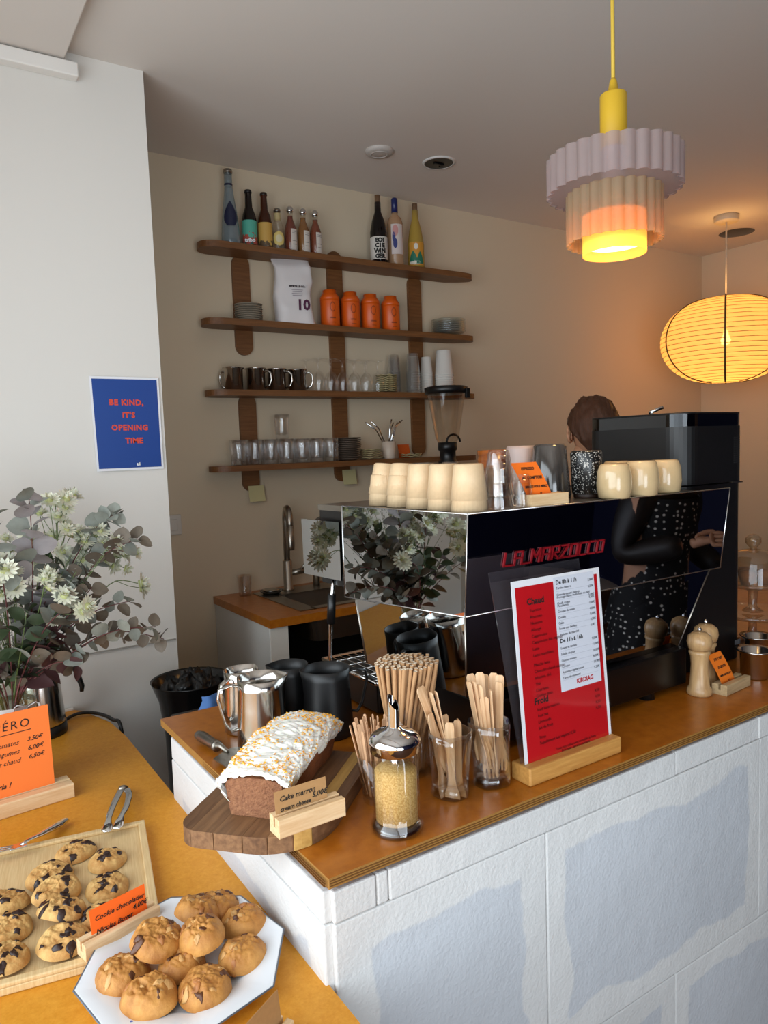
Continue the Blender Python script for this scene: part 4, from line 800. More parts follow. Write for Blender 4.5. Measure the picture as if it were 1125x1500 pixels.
# sugar dispenser
sg = thing('sugar_dispenser', 'glass sugar dispenser with steel pouring lid full of brown sugar', 'sugar dispenser', (0.629, 0.960, BZ), 0.4)
flu = lambda a, z: 1+(0.022*cos(12*a) if 0.018 < z < 0.128 else 0)
mk('glass_jar', G().lathe([(0.042, 0), (0.0435, 0.006), (0.0425, 0.014), (0.038, 0.02), (0.037, 0.03), (0.037, 0.12), (0.036, 0.132), (0.035, 0.138)], 72, rf=flu, cap=False), thin_glass('jar glass', 'fbf9f5', 1.4, 0.03), sg)
mk('jar_foot', G().lathe([(0, 0), (0.041, 0.0), (0.042, 0.007), (0.036, 0.014), (0, 0.016)], 40, cap=False), thin_glass('jar foot glass', 'e6e0d4', 2.4, 0.05), sg)
mk('sugar', G().lathe([(0.0, 0.015), (0.0345, 0.018), (0.0345, 0.100), (0.028, 0.106), (0.0, 0.110)], 40, cap=False), mat('brown cane sugar', 'b58a45', 0.8, c2='d9b878', scale=420, detail=2, p0=0.35, p1=0.65, bump=0.6, bscale=500, bdist=0.002), sg)
mk('lid', G().lathe([(0.038, 0.132), (0.0405, 0.133), (0.0405, 0.144), (0.0425, 0.147), (0.0425, 0.150), (0.039, 0.157), (0.030, 0.163), (0.014, 0.167), (0.0105, 0.172), (0, 0.172)], 40), CHROME, sg)
n_ = 16; g = G(); vs = [(0.0095*cos(2*pi*i/n_), 0.0095*sin(2*pi*i/n_), 0.172) for i in range(n_)]+[(0.0095*cos(2*pi*i/n_), 0.0095*sin(2*pi*i/n_), 0.212+0.012*sin(2*pi*i/n_)) for i in range(n_)]
g.add(vs, [(i, (i+1) % n_, n_+(i+1) % n_, n_+i) for i in range(n_)], 0, True)
vs2 = [(x*0.86, y*0.86, z) for x, y, z in vs]; g.add(vs2, [(n_+i, n_+(i+1) % n_, (i+1) % n_, i) for i in range(n_)], 0, True); g.add(vs[n_:]+vs2[n_:], [(i, (i+1) % n_, n_+(i+1) % n_, n_+i) for i in range(n_)])
mk('pour_spout', g, CHROME, sg)
mk('inner_tube', G().tube([(0, 0, 0.135), (0, 0, 0.085)], 0.008, 12), CHROME, sg)

def glass_cup(name, label, loc, prof, m, rf=None, n=40, cat='glass', foot=None):
    t = thing(name, label, cat, loc)
    mk('glass_wall', G().lathe(prof, n, rf=rf, cap=False), m, t)
    if foot: mk('glass_foot', G().lathe(foot, n, rf=rf), SOLIDG, t)
    return t
# straws in a straight glass vase
glass_cup('straw_vase', 'straight clear glass vase holding the bundle of paper straws', (0.770, 1.125, BZ), [(0.042, 0), (0.043, 0.01), (0.043, 0.138), (0.041, 0.138), (0.041, 0.014), (0, 0.010)], thin_glass('vase glass', 'f2efea', 1.1, 0.03))
STR = mat('kraft paper straw', 'b98d62', 0.75, var=0.08, scale=14); ste = mat('straw inside', 'e9d6bd', 0.8)
sme = G(); sme.lathe([(0.0038, 0.0), (0.0038, 0.205)], 8, 0, cap=False); sme.lathe([(0.0028, 0.200), (0.0028, 0.205)], 8, 1, cap=False); sme.add([(0.0038*cos(2*pi*i/8), 0.0038*sin(2*pi*i/8), 0.2052) for i in range(8)]+[(0.0026*cos(2*pi*i/8), 0.0026*sin(2*pi*i/8), 0.2052) for i in range(8)], [(i, (i+1) % 8, 8+(i+1) % 8, 8+i) for i in range(8)], 1); sme.add([(0.0026*cos(2*pi*i/8), 0.0026*sin(2*pi*i/8), 0.2035) for i in range(8)], [tuple(range(8))], 1)
sme = sme.mesh('paper_straw', [STR, ste]); rs = random.Random(3)
for i in range(105):
    q = sqrt((i+0.5)/105); a = i*2.39996; b0 = Vector((0.030*q*cos(a), 0.030*q*sin(a), 0.012)); tw = 0.75
    b1 = Vector((0.060*q*cos(a+tw), 0.060*q*sin(a+tw), 0.205+rs.uniform(-.004, .006)))
    d = (b1-b0).normalized(); b0.z += rs.uniform(0, 0.004)
    o = put('paper_straw', sme, None, Vector((0.770, 1.125, BZ))+b0, d.to_track_quat('Z', 'Y').to_euler())
    tag(o, 'natural kraft paper straw standing in the bundle in the glass vase', 'straw', 'paper straws in the glass vase')
# wooden stirrers in a small glass
glass_cup('stirrer_glass', 'small clear glass of wooden stirrers behind the sugar dispenser', (0.655, 1.062, BZ), [(0.024, 0), (0.025, 0.006), (0.034, 0.085), (0.0325, 0.085), (0.0235, 0.010), (0, 0.008)], thin_glass('vase glass'))
LIGHTW = wood('pale birch', 'c99b74', 'dcb48e', 20, (10, 10, 1), 0.65); LIGHTW2 = wood('birch cutlery', 'cfa478', 'e2bf98', 16, (10, 10, 1), 0.6)
stm = G().prism(rrect(0.0058, 0.135, 0.0028, 4), -0.0007, 0.0007, M=Matrix(((1, 0, 0, 0), (0, 0, 1, 0), (0, 1, 0, 0.0675), (0, 0, 0, 1)))).mesh('wooden_stirrer', LIGHTW)
for i in range(26):
    q = sqrt((i+0.5)/26); a = i*2.39996; b0 = Vector((0.017*q*cos(a), 0.017*q*sin(a), 0.011)); b1 = Vector((0.044*q*cos(a+0.3)-0.004, 0.044*q*sin(a+0.3), 0.142))
    d = (b1-b0).normalized(); e = d.to_track_quat('Z', 'Y').to_euler(); M_ = d.to_track_quat('Z', 'Y').to_matrix().to_4x4() @ Matrix.Rotation(rs.uniform(0, 3), 4, 'Z')
    o = put('wooden_stirrer', stm, None, Vector((0.655, 1.062, BZ))+b0, M_.to_euler()); tag(o, 'thin wooden stirrer standing in the small glass', 'stirrer', 'wooden stirrers in the small glass')
# dented tumblers with wooden cutlery
def big_tumbler(lab, loc, rz):
    t = thing('dented_tumbler', lab, 'glass', loc, rz)
    h = 0.118
    def rf(a, z): return 1+0.05*cos(3*(a+7*z))+0.018*cos(8*a-50*z)
    mk('glass_wall', G().lathe([(0.034, 0.012), (0.034, 0.03), (0.036, 0.07), (0.038, 0.10), (0.0385, h), (0.0365, h), (0.034, 0.07), (0.031, 0.024)], 48, rf=rf, cap=False), thin_glass('heavy tumbler glass', 'fbfaf7', 2.2, 0.05), t)
    mk('glass_foot', G().lathe([(0, 0), (0.031, 0.0), (0.034, 0.004), (0.034, 0.014), (0.031, 0.024), (0, 0.020)], 48, rf=rf, cap=False), thin_glass('tumbler foot glass', 'e8e4dc', 2.6, 0.05), t)
    return t
big_tumbler('dented glass tumbler of wooden spoons right of the sugar dispenser', (0.772, 1.000, BZ), 0.3)
big_tumbler('dented glass tumbler of wooden forks left of the red menu', (0.858, 0.990, BZ), 1.3)
def cutlery_me(kind):
    # handle rounded at the top (z = 0.16), bowl or tines at the bottom; lies in the x-z plane, slightly dished
    L = 0.160; out = []; w = 0.0062
    R_ = [(-0.0085, L-0.012), (-0.0080, L-0.004), (-0.005, L), (0.005, L), (0.0080, L-0.004), (0.0085, L-0.012), (0.0075, L-0.05), (w, 0.065), (0.0075, 0.05), (0.0135, 0.035), (0.0145, 0.022)]
    if kind == 'spoon': tip = [(0.0125, 0.010), (0.007, 0.002), (0.0, 0.0), (-0.007, 0.002), (-0.0125, 0.010)]
    else: tip = [(0.0135, 0.004), (0.0105, 0.0), (0.009, 0.020), (0.0065, 0.020), (0.005, 0.0), (0.002, 0.0), (0.001, 0.020), (-0.001, 0.020), (-0.002, 0.0), (-0.005, 0.0), (-0.0065, 0.020), (-0.009, 0.020), (-0.0105, 0.0), (-0.0135, 0.004)]
    Lh = [(-x, z) for x, z in reversed(R_[6:])]
    out = R_+tip+Lh
    return G().prism(out, -0.0009, 0.0009, M=Matrix(((1, 0, 0, 0), (0, 0, -1, 0), (0, 1, 0, 0), (0, 0, 0, 1)))).mesh('wooden_'+kind, LIGHTW2)
SPN, FRK = cutlery_me('spoon'), cutlery_me('fork')
def fill(me, name, cx, cy, items, lab, grp):
    for i, (x0, y0, x1, y1, up, spin, flip) in enumerate(items):
        b0 = Vector((x0, y0, 0.026+0.002*(i % 3))); L = 0.160; dx, dy = x1-x0, y1-y0; dz = sqrt(L*L-dx*dx-dy*dy)
        d = Vector((dx, dy, dz)).normalized(); M_ = d.to_track_quat('Z', 'Y').to_matrix().to_4x4() @ Matrix.Rotation(spin, 4, 'Z')
        if flip: M_ = Matrix.Translation(d*L) @ M_ @ Matrix.Rotation(pi, 4, 'X')
        o = put(name, me, None); o.matrix_world = Matrix.Translation(Vector((cx, cy, BZ))+b0+Vector((0, 0, up))) @ M_
        tag(o, lab, name.split('_')[1], grp)
fr = -0.55   # facing angle of flat sides towards the camera
fill(SPN, 'wooden_spoon', 0.772, 1.000, [(0.004, 0.005, -0.030, 0.045, .012, fr, 0), (0.0, 0.012, -0.024, 0.05, .008, fr, 0), (0.008, 0.0, -0.022, 0.022, .0, fr+.9, 0), (0.003, -0.004, -0.014, 0.018, .003, fr+1.1, 0), (0.010, 0.008, -0.006, 0.026, -0.010, fr+1.0, 0), (-0.008, -0.016, -0.002, -0.004, -0.056, fr, 0), (0.006, -0.018, 0.022, 0.004, -0.054, fr-.1, 0), (0.014, -0.010, 0.030, 0.012, -0.058, fr-.8, 0), (-0.012, 0.0, -0.026, 0.020, -0.040, fr+.3, 0), (0.010, 0.012, 0.012, 0.028, -0.05, fr+.8, 0)],
     'pale wooden spoon standing in the left dented tumbler', 'wooden spoons in the left tumbler')
fill(FRK, 'wooden_fork', 0.858, 0.990, [(-0.012, 0.004, -0.034, 0.016, .010, fr+.9, 0), (-0.010, 0.0, -0.028, 0.010, .008, fr+1.0, 0), (-0.006, -0.004, -0.022, 0.002, .0, fr+1.1, 0), (-0.002, -0.016, -0.010, -0.016, -.004, fr, 0), (0.010, -0.016, 0.020, -0.006, .0, fr, 0), (0.0, 0.008, 0.004, 0.030, .012, fr, 0), (-0.004, 0.014, -0.010, 0.040, .014, fr, 0), (0.014, 0.006, 0.030, 0.020, .010, fr+.4, 0), (0.016, -0.004, 0.034, 0.008, .006, fr+.7, 0), (0.006, 0.014, 0.022, 0.034, .008, fr-.3, 0), (0.002, 0.0, -0.016, -0.004, -0.02, fr+1.2, 0)],
     'pale wooden fork standing in the right dented tumbler', 'wooden forks in the right tumbler')

# menu stand
ms = thing('menu_stand', 'red menu in a clear acrylic stand on a wooden base at the bar edge', 'menu stand', (1.026, 0.957, BZ))
mk('wood_base', G().box((0, 0, 0.0165), (0.250, 0.050, 0.033)), OAKY, ms, bev=0.003)
MU = Vector((-0.0, 0.085, 1.0)).normalized()   # leans back
MW, MH = 0.238, 0.352
MO = Vector((-MW/2+0.002, -0.004, 0.018)); Xx = Vector((1, 0.0, 0))
def mpt(u, v, d=0.0): return MO+Xx*(MW*u)+MU*(MH*v)+Vector((0, -1, 0.085)).normalized()*d
def mslab(name, u0, u1, v0, v1, d, th, m):
    return mk(name, G().slab(mpt(u0, v0, d), mpt(u1, v0, d), mpt(u1, v1, d), mpt(u0, v1, d), th), m, ms)
mslab('acrylic_front', -0.012, 1.012, -0.004, 1.018, 0.0030, 0.0012, thin_glass('clear acrylic', 'ffffff', 0.25, 0.05))
mslab('menu_paper', 0, 1, 0, 1, 0.0008, 0.0006, WHITEP)
mslab('red_print', 0.035, 0.965, 0.025, 0.965, 0.0012, 0.0002, RED)
mslab('white_panel', 0.45, 0.925, 0.36, 0.985, 0.0016, 0.0002, mat('white menu panel', 'd5d8e2', 0.6))
bk = Vector((-0.030, 0.05, 0.0))
mk('acrylic_back', G().slab(mpt(-0.012, 0, -0.004), mpt(1.0, 0, -0.004), mpt(1.0, 1.045, -0.004)+bk*0.6, mpt(-0.012, 1.045, -0.004)+bk*0.6, 0.002), ACRYL, ms)
def mtext(s, u, v, size, m, **k):
    p = mpt(u, v, 0.0020); return text(s, size, m, ms, frame(p, Xx, MU), ext=0.0001, **k)
DRED = mat('dark red print', '4a0508', 0.5)
mtext('Chaud', 0.145, 0.865, 0.017, INK, bold=0.0004); mtext('Froid', 0.145, 0.335, 0.017, INK, bold=0.0004)
for s, v in zip(('Espresso', 'Ristretto', 'Noisette', 'Allongé', 'Cappuccino', 'Cappuccino lait végétal', 'Latte', 'Latte macchiato', 'Matcha latte', 'Chocolat chaud maison', 'Infusion, thé', 'Thé', 'Chaï latte', 'Golden latte'),
                (0.825, 0.79, 0.757, 0.722, 0.688, 0.655, 0.62, 0.586, 0.535, 0.50, 0.467, 0.433, 0.40, 0.37)): mtext(s, 0.17, v, 0.0085, DRED)
for s, v in zip(('Iced latte maison', 'Iced tea', 'Limonade', 'Jus de fruit'), (0.298, 0.265, 0.232, 0.20)): mtext(s, 0.17, v, 0.0085, DRED); mtext('4,50', 0.83, v+0.01, 0.0085, DRED)
mtext('Sirop', 0.17, 0.15, 0.008, DRED); mtext('Supplément lait végétal 0,50', 0.17, 0.12, 0.0085, DRED)
mtext("Tous nos cafés sont torréfiés à Paris", 0.34, 0.06, 0.0075, DRED); mtext("Prix nets, service compris", 0.40, 0.042, 0.0075, DRED)
mtext('De 8h à 11h', 0.475, 0.945, 0.0115, INK, bold=0.00025); mtext('De 11h à 16h', 0.475, 0.625, 0.0115, INK, bold=0.00025)
GI = mat('grey print ink', '3a3c44', 0.6)
for s, v, pr in (('Tartine beurre', 0.918, '3,00€'), ('Granola yaourt maison', 0.882, '6,50€'), ('Fromage blanc, fruits frais et miel', 0.868, ''), ('Oeufs coque', 0.835, '5,00€'), ('Mouillettes', 0.821, '4,00€'), ('Croque du matin', 0.79, '7,00€'), ('Cookie', 0.757, '4,00€'), ('Cake', 0.727, '5,00€'), ('Scone aux herbes', 0.697, '4,50€'), ('Assiette du marché', 0.664, '11€')):
    mtext(s, 0.475, v, 0.0068, GI)
    if pr: mtext(pr, 0.845, v+0.016, 0.0068, GI)
for s, v, pr in (('Soupe et tartine', 0.59, '9,00€'), ('Salade du jour', 0.557, '11,00€'), ('Quiche maison', 0.522, '10,00€'), ('Croque', 0.49, '8,00€'), ('Assiette végétarienne', 0.458, '12,00€'), ('Tarte du moment', 0.427, '5,50€')):
    mtext(s, 0.475, v, 0.0068, GI); mtext(pr, 0.845, v+0.014, 0.0068, GI)
for v in (0.908, 0.858, 0.811, 0.78, 0.748, 0.718, 0.688, 0.58, 0.548, 0.514, 0.482, 0.45, 0.42): mslab('print_rule', 0.475, 0.895, v-0.0005, v+0.0005, 0.0018, 0.0001, mat('thin grey rule', 'a7abb8', 0.6))
mtext('KIRDIAG', 0.63, 0.385, 0.012, RED, bold=0.0004)

# pepper mills, orange card, steel pot, glass cake stand
def mill(lab, loc, s=1.0):
    t = thing('pepper_mill', lab, 'pepper mill', loc); t.scale = (s, s, s)
    MB_ = wood('pale mill wood', 'b08a5e', 'c8a474', 12, (9, 9, 1), 0.35, coat=0.2)
    mk('mill_body', G().lathe([(0.028, 0), (0.030, 0.004), (0.029, 0.014), (0.024, 0.022), (0.022, 0.045), (0.020, 0.075), (0.022, 0.098), (0.025, 0.104), (0.025, 0.109), (0.021, 0.112), (0, 0.112)], 30), MB_, t)
    mk('mill_head', G().lathe([(0.020, 0.1125), (0.026, 0.116), (0.030, 0.132), (0.027, 0.147), (0.016, 0.156), (0, 0.158)], 30), MB_, t)
    mk('top_knob', G().lathe([(0.002, 0.156), (0.0045, 0.161), (0.005, 0.165), (0, 0.169)], 14), CHROME, t)
mill('pale wooden pepper mill, the front one beside the orange card', (1.640, 1.068, BZ)); mill('pale wooden pepper mill half hidden behind the machine corner', (1.572, 1.040, BZ), 0.98)
card_holder('card_holder', 'pale wooden card holder beside the pepper mills', (1.660, 1.012, BZ), 0.08, 0.115, 0.038, 0.026, wood('greyish pale wood', 'a8906a', 'c2a981', 14, (1, 12, 12), 0.55))
t, P = card('orange_card', 'curled orange note card standing beside the pepper mills', (1.654, 1.013, BZ+0.013), 0.08, 0.062, 0.082, mat('orange paper shade', 'f07a1a', 0.65), lean=0.1, curl=0.15, skew=-0.45)
for s, v, sz in (('TIPS, C\'EST', 0.80, 0.0080), ("SI GENTIL", 0.56, 0.0085), ("MERCI BEAUCOUP", 0.32, 0.0060)): write(t, P, s, 0.5, v, sz, align='CENTER', shear=0.15, bold=0.0003)
write(t, P, 'v', 0.55, 0.12, 0.011, align='CENTER')
t = thing('steel_pot', 'small steel pot with rolled rim at the right end of the bar', 'pot', (1.795, 1.030, BZ))
mk('pot_wall', G().lathe([(0.032, 0), (0.034, 0.004), (0.036, 0.062), (0.046, 0.070), (0.047, 0.073), (0.034, 0.071), (0.032, 0.01), (0, 0.006)], 32), STEEL, t)
t = thing('steel_pot', 'second small steel pot partly cut by the right image edge', 'pot', (1.93, 1.10, BZ))
mk('pot_wall', G().lathe([(0.032, 0), (0.034, 0.004), (0.036, 0.062), (0.046, 0.070), (0.047, 0.073), (0.034, 0.071), (0.032, 0.01), (0, 0.006)], 32), STEEL, t)
t = thing('cake_stand', 'two tier glass cake stand under a glass dome beside the brewer', 'cake stand', (2.085, 1.205, BZ))
GST = thin_glass('pressed glass', 'e9d8bd', 1.5, 0.04, 0.06)
mk('base_foot', G().lathe([(0.065, 0), (0.07, 0.006), (0.03, 0.025), (0.012, 0.04), (0.012, 0.07), (0.03, 0.085), (0.11, 0.09), (0.115, 0.10), (0.11, 0.10), (0, 0.092)], 36, rf=lambda a, z: 1+0.015*cos(16*a)), GST, t)
mk('upper_tier', G().lathe([(0.03, 0.10), (0.012, 0.115), (0.014, 0.16), (0.03, 0.172), (0.085, 0.178), (0.09, 0.188), (0, 0.18)], 36, rf=lambda a, z: 1+0.015*cos(16*a)), GST, t)
mk('dome', G().lathe([(0.082, 0.186), (0.082, 0.25), (0.070, 0.275), (0.02, 0.285)], 36, cap=False), GST, t)
mk('dome_knob', G().lathe([(0.01, 0.283), (0.010, 0.29), (0.022, 0.305), (0.022, 0.32), (0.01, 0.33), (0, 0.332)], 20), GST, t)
for i, (x, y) in enumerate(((2.055, 1.205), (2.10, 1.18), (2.10, 1.235))):
    tag(mk('muffin', G().lathe([(0.016, 0), (0.022, 0.022), (0.026, 0.03), (0.02, 0.044), (0, 0.048)], 16), mat('baked muffin', '8a5a36', 0.7, var=0.2, scale=60), loc=(x, y, BZ+0.1805)), 'small baked muffin, %s of three under the glass dome' % ORD[i], 'muffin', 'muffins on the cake stand')
# ------------------------------------------------------------------ things on the ochre counter
vs_ = thing('flower_vase', 'clear glass vase with a white ribbon bow behind the orange price card', 'vase', (0.165, 1.935, TZ))
mk('glass_wall', G().lathe([(0.045, 0), (0.052, 0.006), (0.056, 0.10), (0.058, 0.245), (0.055, 0.245), (0.053, 0.1), (0.048, 0.012), (0, 0.008)], 40, cap=False), thin_glass('vase clear', 'eef2ee', 1.2, 0.03), vs_)
mk('water', G().lathe([(0.0, 0.014), (0.047, 0.014), (0.052, 0.10), (0.053, 0.15), (0, 0.15)], 32, cap=False), thin_glass('vase water', 'cdd4c4', 0.4, 0.02, 0.12), vs_)
RIB = mat('white ribbon', 'e9e7e4', 0.6)
g = G(); g.lathe([(0.0592, 0.200), (0.0595, 0.214)], 36, cap=False)
def loop(sx, a0):
    return [(0.03+0.0*sx, -0.052, 0.207)]+[(0.030+sx*(0.020*sin(t)*1.4), -0.060-0.006*sin(t), 0.207+0.018*sin(2*t)*0.8) for t in [pi*i/8 for i in range(1, 8)]]+[(0.03, -0.052, 0.207)]
mk('ribbon_band', g, RIB, vs_)
mk('ribbon_bow', G().tube(loop(1, 0), 0.006, 6, flat=0.25).tube(loop(-1, 0), 0.006, 6, flat=0.25).tube([(0.03, -0.055, 0.205), (0.018, -0.066, 0.18), (0.012, -0.063, 0.155)], 0.006, 6, flat=0.25).tube([(0.03, -0.055, 0.205), (0.045, -0.063, 0.185), (0.046, -0.06, 0.165)], 0.006, 6, flat=0.25), RIB, vs_)
# leaves and blossoms
def leaf_me(name, w, l, m, fold=0.15, point=0.0):
    g = G()
    def fn(u, v):
        s = 2*u-1; wd = w*sin(pi*min(1, v**(0.75)))**(0.62) if point == 0 else w*sin(pi*v**0.8)**0.9
        return (s*wd, l*v, abs(s)*wd*fold+0.05*l*sin(pi*v)-0.02*l*v)
    return g.grid(fn, 5, 8).mesh(name, m)
LG = mat('grey green eucalyptus', '8b8f86', 0.6, var=0.14, scale=40); LP = mat('grey lilac eucalyptus', '9b9494', 0.6, var=0.12, scale=40)
LB = mat('brown green eucalyptus', '6a5f52', 0.6, var=0.18, scale=40); LD = mat('dark green leaf', '3c4a30', 0.5, var=0.2, scale=30); LR = mat('burgundy leaf', '4a2e2e', 0.5, var=0.2, scale=30)
STB = mat('reddish stem', '6a3a38', 0.6); STG = mat('green stem', '5f7040', 0.6)
LEAF = {k: leaf_me('leaf', 0.025, 0.050, m) for k, m in (('g', LG), ('p', LP), ('b', LB))}
LEAF['d'] = leaf_me('leaf', 0.018, 0.055, LD, 0.2, 1); LEAF['r'] = leaf_me('leaf', 0.020, 0.055, LR, 0.2, 1)
BASE = Vector((0.165, 1.935, TZ+0.03))
def curve(pts, n=14):
    pts = [Vector(p) for p in pts]; out = []
    for i in range(n+1):
        t = i/n*(len(pts)-1); k = min(int(t), len(pts)-2); f = t-k
        p0, p1, p2, p3 = pts[max(k-1, 0)], pts[k], pts[k+1], pts[min(k+2, len(pts)-1)]
        out.append(0.5*((2*p1)+(p2-p0)*f+(2*p0-5*p1+4*p2-p3)*f*f+(3*p1-p0-3*p2+p3)*f**3))
    return out
def euc(label, pts, kind, n, size, seed, start=0.3, dy=0.0, stem=STB, opp=True):
    r_ = random.Random(seed); pts = [Vector(p) for p in pts]
    rim_ = Vector((BASE.x+(pts[0].x-BASE.x)*0.5, pts[0].y-0.5*(pts[0].y-BASE.y), TZ+0.235))
    t = thing('eucalyptus_stem', label, 'eucalyptus', BASE); c = curve([BASE+Vector((r_.uniform(-.02, .02), r_.uniform(-.02, .02), 0)), rim_]+pts[1:] if len(pts) > 2 else [BASE, rim_]+pts, 22)
    c = [p-BASE for p in c]
    mk('stem', G().tube(c, [0.0024-0.0014*i/22 for i in range(23)], 6), stem, t)
    L = len(c)-1
    for i in range(n):
        f = start+(1-start)*(i+0.5)/n; k = min(int(f*L), L-1); p = c[k].lerp(c[k+1], f*L-k); tg = (c[k+1]-c[k]).normalized()
        for sgn in ((1, -1) if opp else (1,)):
            side = tg.cross(Vector((0.3*sin(i*1.9+seed), -0.8, 0.5*cos(i*2.3)))).normalized()
            if i % 2: side = (side*0.45+tg.cross(side)*0.9).normalized()
            dr = (side*sgn+tg*r_.uniform(0.25, 0.7)+Vector((0, 0, r_.uniform(-.35, .15)))).normalized()
            q = dr.to_track_quat('Y', 'Z').to_matrix().to_4x4() @ Matrix.Rotation(r_.uniform(-1.1, 1.1), 4, 'Y')
            s = size*(1.18-0.42*f)*r_.uniform(0.85, 1.2)
            o = put('leaf', LEAF[kind[(i+(sgn > 0)) % len(kind)]], t); o.matrix_local = Matrix.Translation(p+dr*0.002) @ q @ Matrix.Diagonal((s, s, s, 1))
    return t
E1=[(0.197,1.900,1.169),(0.223,1.900,1.306),(0.236,1.900,1.468),(0.237,1.900,1.585)]
E2=[(0.210,1.980,1.147),(0.279,1.980,1.301),(0.361,1.980,1.448),(0.415,1.980,1.505),(0.454,1.980,1.525)]
E3=[(0.210,1.950,1.154),(0.306,1.950,1.301),(0.403,1.950,1.420),(0.500,1.950,1.458)]
E4=[(0.211,1.900,1.158),(0.315,1.900,1.214),(0.430,1.900,1.229),(0.532,1.900,1.192)]
E5=[(0.206,1.850,1.171),(0.290,1.850,1.205),(0.394,1.850,1.245),(0.499,1.850,1.240)]
E6=[(0.212,1.900,1.166),(0.286,1.900,1.245),(0.368,1.900,1.292),(0.455,1.900,1.305)]
E7=[(0.171,1.850,1.186),(0.168,1.850,1.339),(0.152,1.850,1.497),(0.139,1.850,1.606)]
E8=[(0.202,1.850,1.180),(0.263,1.850,1.259),(0.312,1.850,1.317),(0.354,1.850,1.361)]
E9=[(0.182,1.820,1.192),(0.230,1.820,1.270),(0.285,1.820,1.326),(0.311,1.820,1.371)]
euc('upright eucalyptus stem with large grey lilac round leaves at the front of the vase', E1, 'ppg', 12, 1.15, 1, 0.42)
euc('eucalyptus stem with grey green leaves ending near the poster corner', E2, 'g', 10, 0.92, 2, 0.5)
euc('eucalyptus stem with brownish leaves reaching upper right', E3, 'bgb', 9, 0.95, 3, 0.5)
euc('eucalyptus stem with dark brown leaves drooping furthest right', E4, 'b', 9, 0.88, 4, 0.45)
euc('eucalyptus stem with narrow leaves just above the drooping one', E5, 'bg', 9, 0.8, 5, 0.45)
euc('eucalyptus stem with round leaves pointing right at mid height', E6, 'gb', 8, 0.95, 6, 0.4)
euc('eucalyptus stem with dark leaves at the left image edge', E7, 'bg', 9, 1.0, 7, 0.4)
euc('short eucalyptus stem with brown leaves in the middle of the bouquet', E8, 'bbg', 7, 1.05, 8, 0.35)
euc('short eucalyptus stem with grey leaves over the kettle', E9, 'gb', 7, 0.95, 9, 0.35)
euc('burgundy leaved stem low in the bouquet', [(0.2, 1.86, 1.17), (0.235, 1.86, 1.22), (0.27, 1.86, 1.25)], 'rrd', 8, 1.1, 10, 0.4)
euc('dark green leaved stem low in the bouquet at left', [(0.18, 1.85, 1.17), (0.19, 1.83, 1.25), (0.205, 1.82, 1.33)], 'd', 8, 1.0, 11, 0.4, stem=STG)
euc('dark green leaved stem in the bouquet towards the wall', [(0.21, 1.97, 1.17), (0.25, 2.0, 1.30), (0.30, 2.02, 1.42)], 'dg', 9, 1.0, 12, 0.4, stem=STG)
euc('leafy burgundy stem at the left edge of the bouquet', [(0.15, 1.85, 1.17), (0.12, 1.84, 1.25), (0.10, 1.83, 1.32)], 'rd', 8, 1.05, 13, 0.35)
euc('eucalyptus stem leaning towards the window behind the bouquet', [(0.13, 1.98, 1.17), (0.06, 2.02, 1.35), (0.0, 2.05, 1.52)], 'gp', 10, 1.0, 14, 0.4)
PET = mat('creamy white petals', 'e6e6d2', 0.6, sss=0.1); PETC = mat('greenish flower centre', 'b9bd83', 0.7)
def blossom_me(r, seed):
    rr = random.Random(seed); g = G()
    for i in range(34):
        a = rr.uniform(0, 2*pi); e = rr.uniform(-0.2, 1.3); d = Vector((cos(a)*cos(e), sin(a)*cos(e), sin(e))); s = d.cross(Vector((0.1, 0.2, 1))).normalized()*r*0.16; l = r*rr.uniform(0.75, 1.05)
        g.add([d*r*0.2-s*0.3, d*l*0.7-s, d*l, d*l*0.7+s, d*r*0.2+s*0.3], [(0, 1, 2, 3, 4)], 0)
    for i in range(14):
        a = 2*pi*i/14; d = Vector((cos(a), sin(a), 0.25)); s = Vector((-sin(a), cos(a), 0))*r*0.17
        g.add([d*r*0.3-s*0.5, d*r*0.9-s, d*r*1.2, d*r*0.9+s, d*r*0.3+s*0.5], [(0, 1, 2, 3, 4)], 0)
    g.lathe([(r*0.35, -r*0.1), (r*0.4, r*0.15), (r*0.25, r*0.4), (0, r*0.5)], 8, 1); return g.mesh('blossom', [PET, PETC])
BLS = [blossom_me(0.026, i) for i in range(3)]
def flower(label, pts, n, spread, seed, size=1.0, bud=False):
    r_ = random.Random(seed); pts = [Vector(p) for p in pts]; t = thing('white_flower_stem', label, 'flower', BASE)
    c = [p-BASE for p in curve([BASE+Vector((r_.uniform(-.02, .02), r_.uniform(-.02, .02), 0)), Vector((BASE.x+(pts[0].x-BASE.x)*0.5, BASE.y, TZ+0.235))]+pts[1:], 18)]
    mk('stem', G().tube(c, [0.0022-0.001*i/18 for i in range(19)], 6), STG, t); top = c[-1]
    for i in range(n):
        k = c[13+i % 4] if n > 1 else c[-3]
        e = top+Vector((r_.uniform(-1, 1), r_.uniform(-1, 1), r_.uniform(-1.2, 0.4)))*spread if i else top
        if i: mk('side_stem', G().tube([k, k.lerp(e, 0.5)+Vector((0, 0, -0.004)), e], 0.0009, 5), STG, t)
        d = (e-k).normalized()+Vector((r_.uniform(-.4, .4), -0.5, 0.3)); s = size*r_.uniform(0.75, 1.15)
        o = put('blossom', BLS[i % 3], t, e, d.to_track_quat('Z', 'Y').to_euler(), (s, s, s))
W1=[(0.188,1.880,1.176),(0.186,1.880,1.315),(0.188,1.880,1.419)]
W2=[(0.190,1.830,1.188),(0.228,1.830,1.317),(0.249,1.830,1.394)]
W3=[(0.212,2.000,1.142),(0.293,2.000,1.348),(0.309,2.000,1.560)]
W4=[(0.215,2.000,1.141),(0.341,2.000,1.342),(0.400,2.000,1.469)]
